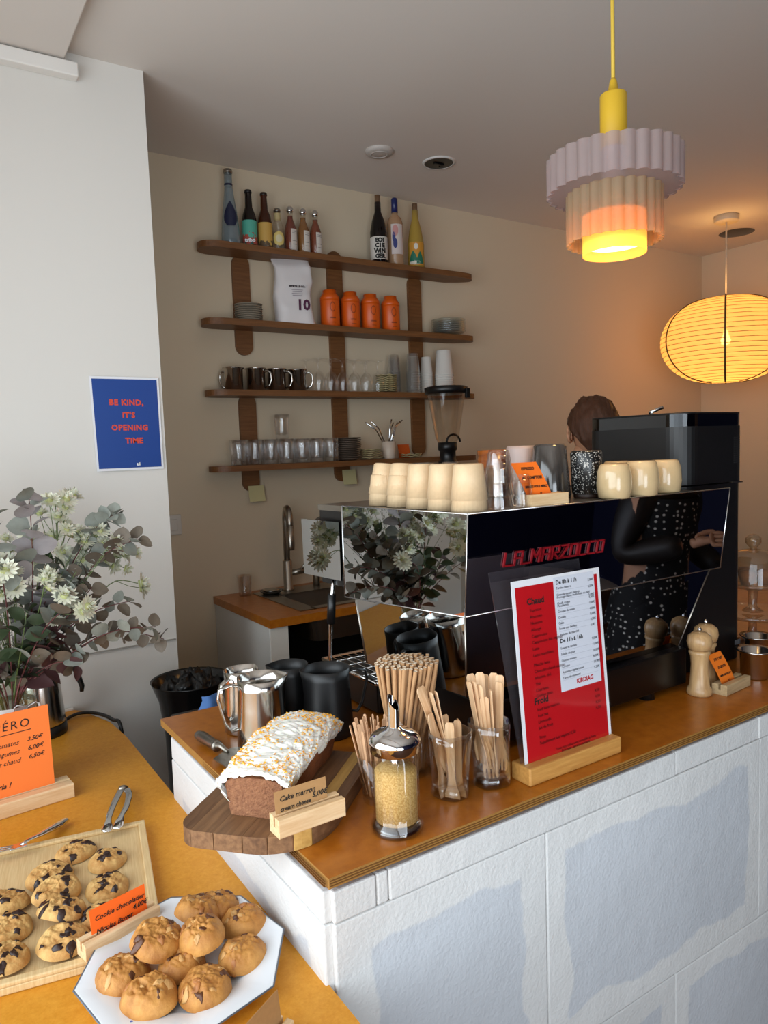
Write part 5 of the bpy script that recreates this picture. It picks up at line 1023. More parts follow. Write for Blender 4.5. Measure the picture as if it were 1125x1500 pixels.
W5=[(0.216,1.980,1.146),(0.349,1.980,1.263),(0.430,1.980,1.345),(0.500,1.980,1.332)]
W6=[(0.215,2.000,1.141),(0.326,2.000,1.361),(0.469,2.000,1.413)]
W7=[(0.188,1.950,1.159),(0.172,1.950,1.355),(0.186,1.950,1.485)]
flower('cluster of white flowers at the left front of the bouquet', W1, 8, 0.045, 1)
flower('round creamy white flowers in front of the lilac eucalyptus', W2, 4, 0.022, 2, 1.1)
flower('tall white flower spike behind the lilac eucalyptus', W3, 12, 0.055, 3, 0.9)
flower('white flowers in the middle right of the bouquet', W4, 12, 0.055, 4, 0.9)
flower('single white flower on a bowed stem towards the pillar edge', W5, 2, 0.012, 5, 1.0)
flower('white flowers at the upper right among brown leaves', W6, 9, 0.045, 6, 0.85)
flower('white flowers at the upper left of the bouquet', W7, 8, 0.05, 7, 0.9)
flower('white flowers leaning towards the window', [(0.13, 1.95, 1.17), (0.08, 1.95, 1.32), (0.03, 1.93, 1.44)], 8, 0.05, 8, 1.0)
flower('white flowers at the back centre of the bouquet', [(0.2, 2.0, 1.17), (0.27, 2.02, 1.33), (0.30, 2.03, 1.47)], 8, 0.055, 9, 1.0)
flower('white flowers nearest the window at the far left', [(0.12, 1.92, 1.17), (0.03, 1.88, 1.30), (-0.04, 1.84, 1.38)], 10, 0.06, 21, 1.1)
flower('white flowers leaning forwards at the left beyond the image edge', [(0.14, 1.88, 1.17), (0.08, 1.80, 1.30), (0.05, 1.74, 1.40)], 10, 0.055, 22, 1.15)
flower('tall white flowers in the left half beyond the image edge', [(0.14, 1.92, 1.17), (0.09, 1.90, 1.36), (0.06, 1.87, 1.52)], 10, 0.055, 23, 1.05)
flower('white flowers low in the middle of the bouquet facing the bar', [(0.2, 1.9, 1.17), (0.25, 1.86, 1.28), (0.29, 1.83, 1.34)], 6, 0.04, 24, 0.95)
euc('grey eucalyptus stem bending left over the orange card beyond the image edge', [(0.14, 1.88, 1.17), (0.06, 1.82, 1.26), (-0.03, 1.77, 1.30)], 'gb', 9, 1.0, 25, 0.4)
euc('eucalyptus stem with brown green leaves behind the round white flowers', [(0.2, 1.93, 1.17), (0.26, 1.93, 1.31), (0.315, 1.93, 1.40)], 'bgd', 9, 1.0, 31, 0.35)
euc('eucalyptus stem with grey lilac leaves in the heart of the bouquet', [(0.19, 1.9, 1.17), (0.235, 1.90, 1.29), (0.285, 1.90, 1.38)], 'pg', 8, 0.95, 32, 0.35)
euc('short brown leaved eucalyptus stem hanging over the vase rim', [(0.2, 1.86, 1.16), (0.25, 1.85, 1.19), (0.31, 1.84, 1.18)], 'br', 7, 0.95, 33, 0.35)
wx = thing('waxflower_spray', 'wispy grey green waxflower spray filling the bouquet', 'flower', BASE); r_ = random.Random(5); g = G(); g2 = G()
for i in range(90):
    tip = Vector((r_.uniform(-0.12, 0.26), r_.uniform(-0.12, 0.12), r_.uniform(0.28, 0.58))); tip.x *= (tip.z/0.6); b0 = Vector((0.02, 0, 0.18))
    if i == 0: b0 = Vector((0.0, 0, 0.0))
    m_ = b0.lerp(tip, 0.55)+Vector((0, 0, 0.03)); g.tube([b0, m_, tip], 0.0008, 4, cap=False)
    for k in range(7):
        q = m_.lerp(tip, k/6)+Vector((r_.uniform(-.012, .012), r_.uniform(-.012, .012), r_.uniform(-.005, .012))); g2.box((0, 0, 0), (0.007, 0.0014, 0.0014), M=Tr(q, (r_.uniform(-1, 1), r_.uniform(-1, 1), r_.uniform(0, 6))))
tag(mk('twig', g, STG, wx), kind='stuff'); tag(mk('needle', g2, LG, wx), kind='stuff')

kt = thing('electric_kettle', 'brushed steel electric kettle with black handle and base behind the flowers', 'kettle', (0.272, 2.28, TZ))
mk('kettle_body', G().lathe([(0.066, 0.03), (0.066, 0.036), (0.056, 0.16), (0.050, 0.205), (0.04, 0.212), (0, 0.214)], 36), STEEL, kt)
mk('kettle_base', G().lathe([(0.068, 0), (0.069, 0.003), (0.068, 0.03), (0, 0.03)], 36), BLACKP, kt)
mk('lid', G().lathe([(0.046, 0.210), (0.045, 0.222), (0.012, 0.230), (0.012, 0.242), (0, 0.244)], 28), BLACKP, kt)
mk('handle', G().tube([(0.045, -0.005, 0.205), (0.062, -0.005, 0.232), (0.082, -0.006, 0.228), (0.098, -0.008, 0.185), (0.115, -0.01, 0.120), (0.113, -0.01, 0.105)], [0.012, 0.013, 0.013, 0.011, 0.009, 0.007], 10, flat=0.8), BLACKP, kt)
mk('spout', G().tube([(-0.04, 0, 0.17), (-0.066, 0, 0.20)], [0.02, 0.011], 12), STEEL, kt)
tag(mk('power_cable', G().tube(curve([(0.335, 2.33, TZ+0.006), (0.385, 2.36, TZ+0.010), (0.43, 2.33, TZ+0.010), (0.462, 2.25, TZ+0.006), (0.477, 2.20, TZ-0.03), (0.480, 2.18, 0.5), (0.482, 2.16, 0.01)], 30), 0.0055, 8), BLACKP), 'black power cable curving over the ochre counter edge', 'cable')

# orange aperitif card
card_holder('card_holder', 'long pale wooden card holder at the left before the flower vase', (0.150, 1.812, TZ), 0.10, 0.240, 0.062, 0.034, PALEWOOD, 0.003)
t, P = card('orange_card', 'large orange price card of aperitif dishes at the left image edge', (0.118, 1.812, TZ+0.016), 0.10, 0.238, 0.205, mat('bright orange card', 'ff8030', 0.6), lean=0.06, thick=0.001)
write(t, P, 'APÉRO', 0.415, 0.81, 0.027, shear=0.08, bold=0.0, sp=1.25); 
mk('underline', G().slab(P(0.40, 0.755, 0.0008), P(0.83, 0.765, 0.0008), P(0.83, 0.773, 0.0008), P(0.40, 0.763, 0.0008), 0.0002), INK, t)
for s, v, pr in (('bruschetta tomates', 0.63, '3.50€'), ('dips de légumes', 0.53, '6,00€'), ('camembert chaud', 0.43, '6,50€')):
    write(t, P, s, 0.71, v, 0.0150, align='RIGHT', shear=0.4, bold=0.0); write(t, P, pr, 0.785, v+0.01, 0.0140, shear=0.3, bold=0.0002)
write(t, P, 'Et la sangria !', 0.61, 0.18, 0.0165, align='RIGHT', shear=0.35, bold=0.0002)

# bamboo board with chocolate chip cookies
BR = radians(-11); bb = thing('bamboo_board', 'rectangular bamboo board with a rim carrying chocolate chip cookies', 'board', (0.068, 1.390, TZ+0.0005), BR)
bl, bw_ = 0.53, 0.425
g = G(); g.box((0, 0, 0.006), (bl, bw_, 0.012))
for a in ((0, bw_/2-0.007, bl, 0.014), (0, -bw_/2+0.007, bl, 0.014), (bl/2-0.007, 0, 0.014, bw_-0.028), (-bl/2+0.007, 0, 0.014, bw_-0.028)): g.box((a[0], a[1], 0.0155), (a[2], a[3], 0.007))
mk('board', g, BAMBOO, bb, bev=0.002)
def cookie(label, grp, loc, rx, ry, h, base_m, bits, bit_m, seed, rz=0, tilt=(0, 0), bitname='chocolate_chunk', bs=(0.007, 0.013), rough=1.0):
    t = thing('cookie', label, 'cookie', loc, 0, grp, rot=(tilt[0], tilt[1], rz)); r_ = random.Random(seed); o = seed*3.7
    def hgt(x, y):
        q = min(1.0, (x/rx)**2+(y/ry)**2); b_ = h*(1-q**1.6)**0.55 if q < 1 else 0
        n = 0.36*noise.noise((x*34+o, y*34, o))+0.34*noise.noise((x*80, y*80+o, 1))+0.16*noise.noise((x*190, y*190, o))-0.55*max(0, 0.30-abs(noise.noise((x*42+o, y*42+o, 4)))*2.2)-0.3*max(0, 0.3-abs(noise.noise((x*95+o, y*95+o, 7)))*2.4)
        return b_*(1+rough*0.55*n)+0.0012*noise.noise((x*260, y*260, o))*(q < 0.97)
    def fn(u, v):
        a = 2*pi*u; k = v**0.7; w = 1+0.07*noise.noise((cos(a)*1.4+o, sin(a)*1.4, 2)); x, y = rx*w*k*cos(a), ry*w*k*sin(a)
        return (x, y, hgt(x/w, y/w) if v < 1 else 0.001)
    g = G().grid(fn, 72, 30, closeu=True); n_ = 72
    g.add([(rx*0.9*cos(2*pi*i/n_), ry*0.9*sin(2*pi*i/n_), 0.0) for i in range(n_)], [tuple(range(n_-1, -1, -1))])
    mk('cookie_dough', g, base_m, t)
    for i in range(bits):
        a = r_.uniform(0, 6.28); q = sqrt(r_.uniform(0.0, 0.80)); x, y = rx*q*cos(a), ry*q*sin(a); s = r_.uniform(*bs); z = hgt(x, y)
        def bf(u, v, s=s, x=x, y=y, i=i):
            th = 2*pi*u; ph = pi*(v-0.5); e = 1+0.75*noise.noise((cos(th)*1.6+i*3, sin(th)*1.6, seed))
            px, py = s*e*cos(ph)*cos(th), 0.7*s*e*cos(ph)*sin(th); c_, s_ = cos(i*1.7), sin(i*1.7); X, Y = x+px*c_-py*s_, y+px*s_+py*c_
            return (X, Y, hgt(X, Y)*0.97+0.28*s*sin(ph)+0.0006)
        mk(bitname, G().grid(bf, 10, 7, closeu=True), bit_m if not isinstance(bit_m, list) else bit_m[i % len(bit_m)], t)
    return t
DOUGH = mat('golden cookie dough', 'bb8444', 0.75, c2='dfb874', scale=38, detail=8, p0=0.35, p1=0.68, bump=0.5, bscale=240, bdist=0.002)
DOUGH2 = mat('browned cookie dough', 'a06222', 0.6, c2='d2974c', scale=34, detail=8, p0=0.32, p1=0.68, bump=0.4, bscale=240, bdist=0.002)
CHOC = mat('dark chocolate', '2e1a14', 0.38, var=0.3, scale=50); NUT = mat('roasted nut', 'a86a34', 0.5, var=0.2, scale=60); NUT2 = mat('pale nut', 'c8975a', 0.5, var=0.2, scale=60); CARA = mat('brown caramel piece', '5a3218', 0.4)
CZ_ = TZ+0.0130
for i, (x, y, rx, ry, rz, tl, lab) in enumerate((
    (0.222, 1.500, .041, .036, 0.5, (0, 0), 'chocolate chip cookie at the back of the bamboo board nearest the fork'),
    (0.267, 1.430, .039, .035, 0.9, (0, 0), 'chocolate chip cookie under the tongs end at the back right of the board'),
    (0.165, 1.435, .042, .036, 0.2, (0.25, 0), 'chocolate chip cookie at the back of the middle row leaning on the next one'),
    (0.246, 1.340, .043, .038, 1.3, (0, 0), 'chocolate chip cookie in the right row behind the orange cookie card'),
    (0.167, 1.365, .044, .036, 0.6, (0.35, 0), 'second chocolate chip cookie from the back in the middle row'),
    (0.163, 1.298, .043, .037, 2.1, (0.35, 0), 'third chocolate chip cookie from the back in the middle row'),
    (0.153, 1.222, .044, .041, 1.1, (0.12, 0), 'chocolate chip cookie at the front of the middle row'),
    (0.084, 1.392, .044, .039, 2.6, (0.2, 0), 'chocolate chip cookie at the back of the left row cut by the image edge'),
    (0.082, 1.308, .043, .038, 0.8, (0.15, 0), 'chocolate chip cookie in the middle of the left row'),
    (0.068, 1.232, .042, .039, 1.9, (0.1, 0), 'chocolate chip cookie at the front of the left row'),
    (0.222, 1.262, .038, .036, 0.3, (0.0, 0), 'chocolate chip cookie mostly hidden behind the orange cookie card'))):
    cookie(lab, 'chocolate chip cookies on the bamboo board', (x, y, CZ_+(0.012 if tl[0] > .3 else 0.005 if tl[0] else 0)), rx, ry, 0.020, DOUGH, 9, CHOC, 20+i, rz, (tl[0]*0.7, 0), bs=(0.0045, 0.010))
# tongs and fork on the board
tg = thing('serving_tongs', 'steel serving tongs lying on the back edge of the bamboo board', 'tongs', (0.370, 1.735, TZ), 0)
def arm(s): return [(0.0+s*0.004, 0.0, 0.016), (-0.012+s*0.013, -0.05, 0.022), (-0.040+s*0.016, -0.13, 0.032), (-0.062+s*0.012, -0.185, 0.036), (-0.074+s*0.010, -0.215, 0.030)]
for s in (1, -1):
    mk('tong_arm', G().tube(curve(arm(s), 12), [0.0085]*5+[0.0075]*3+[0.006, 0.007, 0.010, 0.011, 0.007], 8, flat=0.22), CHROME, tg)
mk('pivot', G().tube([(0.0, 0.008, 0.014), (0.0, -0.004, 0.017)], 0.0105, 10, flat=0.6), BRUSHED, tg)
fk = thing('serving_fork', 'steel serving fork resting on the back left edge of the bamboo board', 'fork', (0.232, 1.665, TZ), 0)
mk('handle', G().tube([(0.0, 0.0, 0.012), (-0.022, -0.022, 0.014), (-0.060, -0.068, 0.028), (-0.085, -0.092, 0.036), (-0.098, -0.104, 0.034)], [0.009, 0.0125, 0.008, 0.005, 0.006], 10, flat=0.5), CHROME, fk)
mk('neck', G().box((-0.104, -0.102, 0.034), (0.030, 0.020, 0.003)), CHROME, fk, bev=0.001)
for k in range(3): mk('tine', G().tube([(-0.110, -0.096-0.006*k, 0.034), (-0.16, -0.090-0.010*k, 0.040), (-0.20, -0.088-0.012*k, 0.036)], [0.003, 0.0026, 0.001], 6, flat=0.5), CHROME, fk)
# cookie card
card_holder('card_holder', 'pale wooden card holder wedged between bamboo board and white plate', (0.232, 1.180, TZ+0.0200), 0.26, 0.128, 0.030, 0.026, PALEWOOD)
t, P = card('orange_card', 'orange cookie price card between the bamboo board and the white plate', (0.234, 1.182, TZ+0.0315), 0.24, 0.094, 0.052, mat('orange red card', 'ff6a12', 0.6), lean=0.1, thick=0.001)
write(t, P, 'Cookie chocolatier', 0.07, 0.62, 0.0108); write(t, P, 'Nicolas Boyer', 0.07, 0.22, 0.0108); write(t, P, '4,00€', 0.74, 0.40, 0.0108)
# octagonal plate with nut cookies
pt = thing('serving_plate', 'white octagonal plate with grey rim and small blue flowers under the nut cookies', 'plate', (0.298, 1.060, TZ+0.0045), rot=(radians(3), 0, radians(-10)))
def oct_r(a):
    k = (a % (pi/4))-pi/8; return cos(pi/8)/cos(k)
PLW = mat('plate china', 'e9ecf0', 0.14, coat=0.3)
mk('plate_dish', G().lathe([(0.075, 0.0), (0.080, 0.002), (0.098, 0.010), (0.146, 0.021), (0.148, 0.0235), (0.144, 0.024), (0.098, 0.014), (0.085, 0.006), (0, 0.005)], 64, rf=lambda a, z: oct_r(a)), PLW, pt)
mk('rim_line', G().lathe([(0.1462, 0.0242), (0.148, 0.0240), (0.1484, 0.0230)], 64, rf=lambda a, z: oct_r(a), cap=False), mat('dark grey rim', '5a606a', 0.35), pt)
pt.scale = (1.06, 1.05, 1)
BLU = mat('blue flower print', '4a66b4', 0.4); PNK = mat('pink flower print', 'c08a9a', 0.4); GRN = mat('green sprig print', '6a8a6a', 0.4)
for a in (-1.75, -0.96, -2.44, -0.2, 0.5, 1.9):
    for k in range(9):
        q = random.Random(k*13+int(a*10)); r = 0.110+q.uniform(-.008, .008); b_ = a+q.uniform(-.13, .13)
        mk('flower_print', G().lathe([(0.0036-0.0015*(k % 3 == 1), 0), (0.0, 0.0003)], 6, cap=False), (BLU, GRN, BLU, PNK)[k % 4], pt, loc=(r*cos(b_), r*sin(b_), 0.0166+(r-0.110)*0.15))
PC = ((0.212, 1.085, .041, .039, 0.0, 0, 'nut cookie at the left edge of the white plate'), (0.268, 1.098, .043, .040, 0.026, 0.25, 'nut cookie at the upper left of the plate pile'),
      (0.348, 1.145, .042, .038, 0.012, 0.3, 'nut cookie at the back top of the plate pile'), (0.405, 1.088, .039, .036, 0.004, 0, 'nut cookie at the back right of the plate'), (0.376, 1.020, .038, .036, 0.004, 0, 'nut cookie at the right front of the plate'),
      (0.330, 1.068, .040, .037, 0.026, 0.2, 'nut cookie in the centre on top of the plate pile'), (0.233, 1.018, .041, .039, 0.004, 0, 'nut cookie at the left front of the plate'), (0.305, 0.990, .040, .037, 0.004, 0.1, 'nut cookie at the front of the plate'),
      (0.293, 1.060, .038, .036, 0.0, 0, 'nut cookie underneath in the middle of the plate'), (0.385, 1.150, .038, .036, 0.002, 0, 'nut cookie hidden behind the back top one on the plate'))
for i, (x, y, rx, ry, dz, tl, lab) in enumerate(PC):
    cookie(lab, 'nut cookies on the white plate', (x, y, TZ+0.0130+dz+(y-1.06)*0.052), rx, ry, 0.030, DOUGH2, 10, [NUT2, NUT, CARA], 50+i, i*0.9, (tl, 0), 'nut_piece', (0.004, 0.008), 0.8)
# kraft card at the bottom edge of the picture
card_holder('card_holder', 'pale wooden card holder in front of the white plate', (0.330, 0.842, TZ), 0.5, 0.10, 0.03, 0.026, PALEWOOD)
t, P = card('kraft_card', 'brown kraft card at the bottom image edge before the plate', (0.332, 0.844, TZ+0.012), 0.5, 0.085, 0.055, KRAFT, lean=0.1)
# dark specks on the ochre counter
# ------------------------------------------------------------------ waste bin behind the counter
wb = thing('waste_bin', 'black flared waste bin with a black bag between counter and sink unit', 'bin', (0.700, 2.23, 0))
mk('bin_body', G().lathe([(0.085, 0), (0.09, 0.01), (0.083, 0.60), (0.086, 0.80), (0.100, 0.91), (0.120, 0.965), (0.123, 0.97), (0.117, 0.965), (0.096, 0.91), (0.08, 0.80), (0.08, 0.05), (0, 0.03)], 40), mat('black bin plastic', '0d0d0e', 0.22), wb)
def bagf(u, v):
    a = 2*pi*u; r = 0.098*(1-v)**0.45+0.001; n = noise.noise((cos(a)*2.2, sin(a)*2.2, v*4)); z = 0.92+0.06*v+0.03*n+0.03*noise.noise((cos(a)*5, sin(a)*5, v*9))
    return (r*(1+0.15*n)*cos(a), r*(1+0.15*n)*sin(a), z)
mk('bin_bag', G().grid(bagf, 48, 16, closeu=True), mat('black bin bag', '0b0b0c', 0.3, bump=0.8, bscale=40, bdist=0.01), wb)
def clothf(u, v): return (0.055*(u-0.5)*(1.2-0.4*v)+0.006*sin(9*v), 0.006*sin(5*u+3*v), 0.10*v)
tag(mk('blue_cloth', G().grid(clothf, 9, 9), mat('blue cleaning cloth', '5a86c8', 0.8), loc=(0.635, 1.874, 0.925)), 'small bright blue cloth hanging in front of the black waste bin', 'cloth')
tag(mk('cloth_basket', G().box((0, 0, 0), (0.20, 0.10, 0.96)), BLACKP, loc=(0.655, 1.93, 0.481), bev=0.01), 'dark narrow cabinet under the blue cloth behind the bar end', 'cabinet')

# ------------------------------------------------------------------ lamps
pd = thing('pendant_lamp', 'yellow and clear ruffled pendant lamp over the bar', 'pendant lamp', (1.345, 1.100, 0))
YEL = mat('yellow lamp metal', 'c9a022', 0.45)
mk('cord', G().tube([(0.012, 0.012, CZ-0.02), (0.002, 0.002, 2.55), (0, 0, 2.44)], 0.0042, 8), mat('yellow textile cord', 'd2b040', 0.7), pd)
mk('ceiling_rose', G().lathe([(0.05, CZ-0.03), (0.052, CZ-0.002), (0, CZ)], 24), YEL, pd, loc=(0.012, 0.012, 0))
mk('socket', G().lathe([(0.027, 2.305), (0.0285, 2.308), (0.0285, 2.415), (0.027, 2.418), (0.012, 2.420), (0.008, 2.445), (0.0045, 2.452), (0, 2.453)], 30), YEL, pd)
def ruff(r, n, amp): return lambda a, z: 1+amp*(abs(cos(n*a/2))**0.8*2-1)
TIER = translucent('iridescent clear ribbed plastic', 'e4d9d8', alpha=0.62, rough=0.03)
def ring(r, z0, z1, n, amp, th=0.0025):
    k = n*10; rf = ruff(r, n, amp); g = G(); g.lathe([(r, z0), (r, z1)], k, rf=rf, cap=False)
    g.lathe([(r-th, z1), (r-th, z0)], k, rf=rf, cap=False); g.lathe([(r-th, z0), (r, z0)], k, rf=rf, cap=False); g.lathe([(r, z1), (r-th, z1)], k, rf=rf, cap=False); return g
mk('upper_ruffle', ring(0.140, 2.212, 2.288, 28, 0.035), TIER, pd)
g = G(); g.lathe([(0.0, 2.214), (0.139, 2.214)], 280, rf=ruff(0, 28, 0.035), cap=False); mk('upper_disc', g, TIER, pd)
mk('lower_ruffle', ring(0.099, 2.105, 2.212, 24, 0.045), translucent('glow tinted ribbed plastic', 'e8dcc4', alpha=0.70, rough=0.03), pd)  # yellower than the upper tier: the inner lamp's glow put into the colour
mk('lamp_stem', G().lathe([(0.066, 2.163), (0.05, 2.175), (0.026, 2.19), (0.026, 2.305)], 30, cap=False), mat('pale lamp stem', 'b9aeb0', 0.5), pd)
mk('inner_shade', G().lathe([(0.068, 2.080), (0.068, 2.166)], 48, cap=False), translucent('glowing yellow shade', 'e89a50', emis=0.6, emc='ffa044'), pd)
mk('bulb', G().lathe([(0, 2.098), (0.060, 2.100), (0.064, 2.11), (0.05, 2.15), (0.02, 2.19)], 30), mat('lit bulb', 'fff2d8', 0.5, emis=2.6, emc='ffe6b8'), pd)
l = bpy.data.lights.new('pendant_bulb', 'POINT'); l.energy = 2.6; l.color = (1, 0.60, 0.20); l.shadow_soft_size = 0.05; o = bpy.data.objects.new('pendant_bulb', l); COL.objects.link(o); o.location = (1.345, 1.10, 2.05)

ln = thing('paper_lantern', 'round ribbed paper lantern glowing warm at the right image edge', 'pendant lamp', (3.942, 2.451, 2.217))
def lant(u, v):
    a = 2*pi*u; ph = pi*(0.045+0.91*v)-pi/2; rib_ = 0.004*abs(sin(v*pi*26)); r = 0.345*cos(ph)**0.80+rib_; return (r*cos(a), r*sin(a), 0.238*sin(ph))
PAP = translucent('lantern paper', 'eac690', emis=0.10, emc='ffb458', alpha=0.10, rough=0.8)
mk('paper_shade', G().grid(lant, 64, 157, closeu=True), PAP, ln)
RIBM = mat('dark rib wire', '5a4420', 0.7)
for i in range(6):
    a = 0.55+i*2*pi/6; g = G().tube([Vector(((0.347*cos(p)**0.80+0.004)*cos(a), (0.347*cos(p)**0.80+0.004)*sin(a), 0.240*sin(p))) for p in [(-0.45+0.9*k/24)*pi for k in range(25)]], 0.0055, 5, flat=0.6)
    mk('rib', g, RIBM, ln)
g = G()
for k in range(1, 26):
    v = k/26; ph = pi*(0.045+0.91*v)-pi/2; r = 0.345*cos(ph)**0.80+0.0008; g.tube([(r*cos(2*pi*i/40), r*sin(2*pi*i/40), 0.238*sin(ph)) for i in range(41)], 0.0016, 4, cap=False)
mk('hoop_wires', g, mat('hoop wire shade', '8a6428', 0.7), ln)
mk('cord', G().tube([(0, 0, 0.235), (0, 0, CZ-2.217-0.02)], 0.005, 6), mat('pale lamp cord', 'cdbca4', 0.6), ln)
mk('ceiling_rose', G().lathe([(0.062, CZ-2.217-0.034), (0.065, CZ-2.217-0.03), (0.065, CZ-2.217), (0, CZ-2.217)], 26), mat('pale canopy', 'cbb89e', 0.5), ln)
mk('bulb', G().lathe([(0, -0.03), (0.022, -0.02), (0.026, 0.0), (0.014, 0.03), (0.012, 0.05)], 16), mat('lit lantern bulb', 'fff0d0', 0.5, emis=30, emc='ffdca0'), ln)
mk('socket', G().tube([(0, 0, 0.05), (0, 0, 0.24)], 0.012, 8), mat('pale lamp cord'.replace('cord', 'socket'), 'cdbca4', 0.6), ln)
l = bpy.data.lights.new('lantern_bulb', 'POINT'); l.energy = 12.5; l.color = (1, 0.60, 0.20); l.shadow_soft_size = 0.08; o = bpy.data.objects.new('lantern_bulb', l); COL.objects.link(o); o.location = (3.942, 2.451, 2.217)
# the point lamp sits inside the paper; the paper does not stop it
for q in ln.children: q.visible_shadow = True

# ------------------------------------------------------------------ people
SKIN = mat('skin', 'c08c6c', 0.55, sss=0.1); HAIR = mat('brown hair', '3a2012', 0.42, c2='59331c', scale=30, stretch=(14, 14, 1), bump=0.5, bscale=120); LIP = mat('lips', '9a5148', 0.5); EYEW = mat('eye white', 'd9d4cc', 0.3)
def skinned(name, verts, edges, m, parent, sub=2, root=0):
    me = bpy.data.meshes.new(name); me.from_pydata([v[:3] for v in verts], edges, []); o = bpy.data.objects.new(name, me); COL.objects.link(o); o.parent = parent
    s = o.modifiers.new('skin', 'SKIN'); s.use_smooth_shade = True
    if not me.skin_vertices: bpy.context.view_layer.objects.active = o; me.attributes
    for i, v in enumerate(verts):
        d = me.skin_vertices[0].data[i]; r = v[3]; d.radius = r if isinstance(r, tuple) else (r, r); d.use_root = (i == root)
    b = o.modifiers.new('smooth', 'SUBSURF'); b.levels = sub; b.render_levels = sub; me.materials.append(m); return o
def head(parent, c, yaw, nod, hair_long=0.0):
    """head facing local -y before yaw; origin at the skull centre"""
    M = Matrix.Translation(c) @ Matrix.Rotation(yaw, 4, 'Z') @ Matrix.Rotation(nod, 4, 'X')
    def sk(u, v):
        a = 2*pi*u; ph = pi*(v-0.5); x, y, z = cos(ph)*cos(a), cos(ph)*sin(a), sin(ph)
        w = 0.074*(1-0.28*max(0, -z)**1.5); d = 0.094*(1-0.15*max(0, -z)); p = Vector((w*x, d*y+0.004, 0.115*z-0.01))
        f = max(0, -y)
        if z < 0: p.y -= 0.018*f*(-z)
        p.y -= 0.024*math.exp(-((x/0.20)**2+((z+0.12)/0.20)**2))*f          # nose
        p.y += 0.010*math.exp(-(((abs(x)-0.38)/0.16)**2+((z-0.10)/0.10)**2))*f   # sockets
        p.y -= 0.007*math.exp(-((x/0.28)**2+((z+0.45)/0.10)**2))*f          # mouth
        p.y -= 0.010*math.exp(-((x/0.3)**2+((z+0.80)/0.15)**2))*f           # chin
        return tuple(p)
    h = mk('head', G().grid(sk, 48, 40, closeu=True), SKIN, parent); h.matrix_local = M
    for s in (-1, 1):
        g = G()
        g.tube([(s*(0.086+0.010*cos(t)), 0.012+0.016*cos(t), -0.018+0.030*sin(t)) for t in [2*pi*i/12 for i in range(13)]], 0.0055, 6)
        g.lathe([(0.014, 0), (0.012, 0.004), (0, 0.004)], 12, M=Tr((s*0.080, 0.012, -0.018), (0, s*pi/2, 0), (1.9, 1, 1)))
        mk('ear', g, SKIN, h)
    for s in (-1, 1): mk('eye', G().lathe([(0, -0.010), (0.010, 0), (0, 0.010)], 12, M=Tr((s*0.029, -0.078, 0.002))), EYEW, h)
    mk('mouth', G().tube([(-0.022, -0.094, -0.062), (0, -0.101, -0.061), (0.022, -0.094, -0.062)], [0.002, 0.0045, 0.002], 8), LIP, h)
    def hr(u, v):
        a = 2*pi*u; ph = pi*(v*(0.62+0.10*sin(a)))-pi/2+0.0
        ph = pi/2-pi*(1-v)*(0.30+0.56*(0.5+0.5*sin(a))**2.2); x, y, z = cos(ph)*cos(a), cos(ph)*sin(a), sin(ph)
        n = 1+0.06*noise.noise((x*3, y*3, z*2))+0.05*noise.noise((x*9, y*9, z*1.5))+0.03*noise.noise((x*24, y*24, z*2)); return (0.096*x*n, 0.120*y*n+0.014, 0.126*z*n-0.004)
    g = G().grid(hr, 90, 30, closeu=True)
    hh = mk('hair', g, HAIR, h); sdm = hh.modifiers.new('thick', 'SOLIDIFY'); sdm.thickness = 0.012
    return h, M
# barista seen from behind, head bent, beyond the brewer
pb = thing('person', 'barista with brown hair in a dark top bent over behind the brewer', 'person', (2.16, 1.98, 0), 0)
head(pb, Vector((-0.010, -0.115, 1.715)), radians(143), 0.22)
def body(parent, J, m): return skinned('body', [v for v in J[0]], J[1], m, parent)
BV = [(0, 0.02, 0.95, (0.15, 0.11)), (0, 0.0, 1.15, (0.13, 0.10)), (-0.01, -0.03, 1.34, (0.15, 0.10)), (-0.03, -0.075, 1.50, 0.06), (-0.035, -0.10, 1.60, 0.048), (-0.04, -0.11, 1.67, 0.05),
      (-0.17, -0.05, 1.44, 0.06), (-0.24, 0.08, 1.22, 0.045), (-0.20, 0.28, 1.10, 0.035), (-0.19, 0.34, 1.08, 0.03), (0.14, -0.04, 1.44, 0.06), (0.24, 0.08, 1.22, 0.045), (0.22, 0.28, 1.10, 0.035), (0.21, 0.34, 1.08, 0.03),
      (-0.09, 0.02, 0.86, 0.09), (-0.10, 0.0, 0.48, 0.06), (-0.10, 0.02, 0.09, 0.045), (-0.10, 0.13, 0.035, 0.035), (0.09, 0.02, 0.86, 0.09), (0.10, 0.0, 0.48, 0.06), (0.10, 0.02, 0.09, 0.045), (0.10, 0.13, 0.035, 0.035)]
BE = [(0, 1), (1, 2), (2, 3), (3, 4), (4, 5), (2, 6), (6, 7), (7, 8), (8, 9), (2, 10), (10, 11), (11, 12), (12, 13), (0, 14), (14, 15), (15, 16), (16, 17), (0, 18), (18, 19), (19, 20), (20, 21)]
body(pb, (BV, BE), SKIN)
DTOP = mat('dark grey knit', '262427', 0.9, bump=0.3, bscale=200); JEAN = mat('dark trousers', '1c2230', 0.85)
def grow(v, k): return v[:3]+((v[3][0]+k, v[3][1]+k) if isinstance(v[3], tuple) else v[3]+k,)
ix = [1, 2, 3, 6, 7, 8, 10, 11, 12, 0]; mp_ = {j: i for i, j in enumerate(ix)}
skinned('top', [grow(BV[j], 0.014) for j in ix], [(mp_[a], mp_[b_]) for a, b_ in BE if a in mp_ and b_ in mp_], DTOP, pb)
ix = [0, 14, 15, 16, 18, 19, 20]; mp2 = {j: i for i, j in enumerate(ix)}
skinned('trousers', [grow(BV[j], 0.012) for j in ix], [(mp2[a], mp2[b_]) for a, b_ in BE if a in mp2 and b_ in mp2], JEAN, pb)
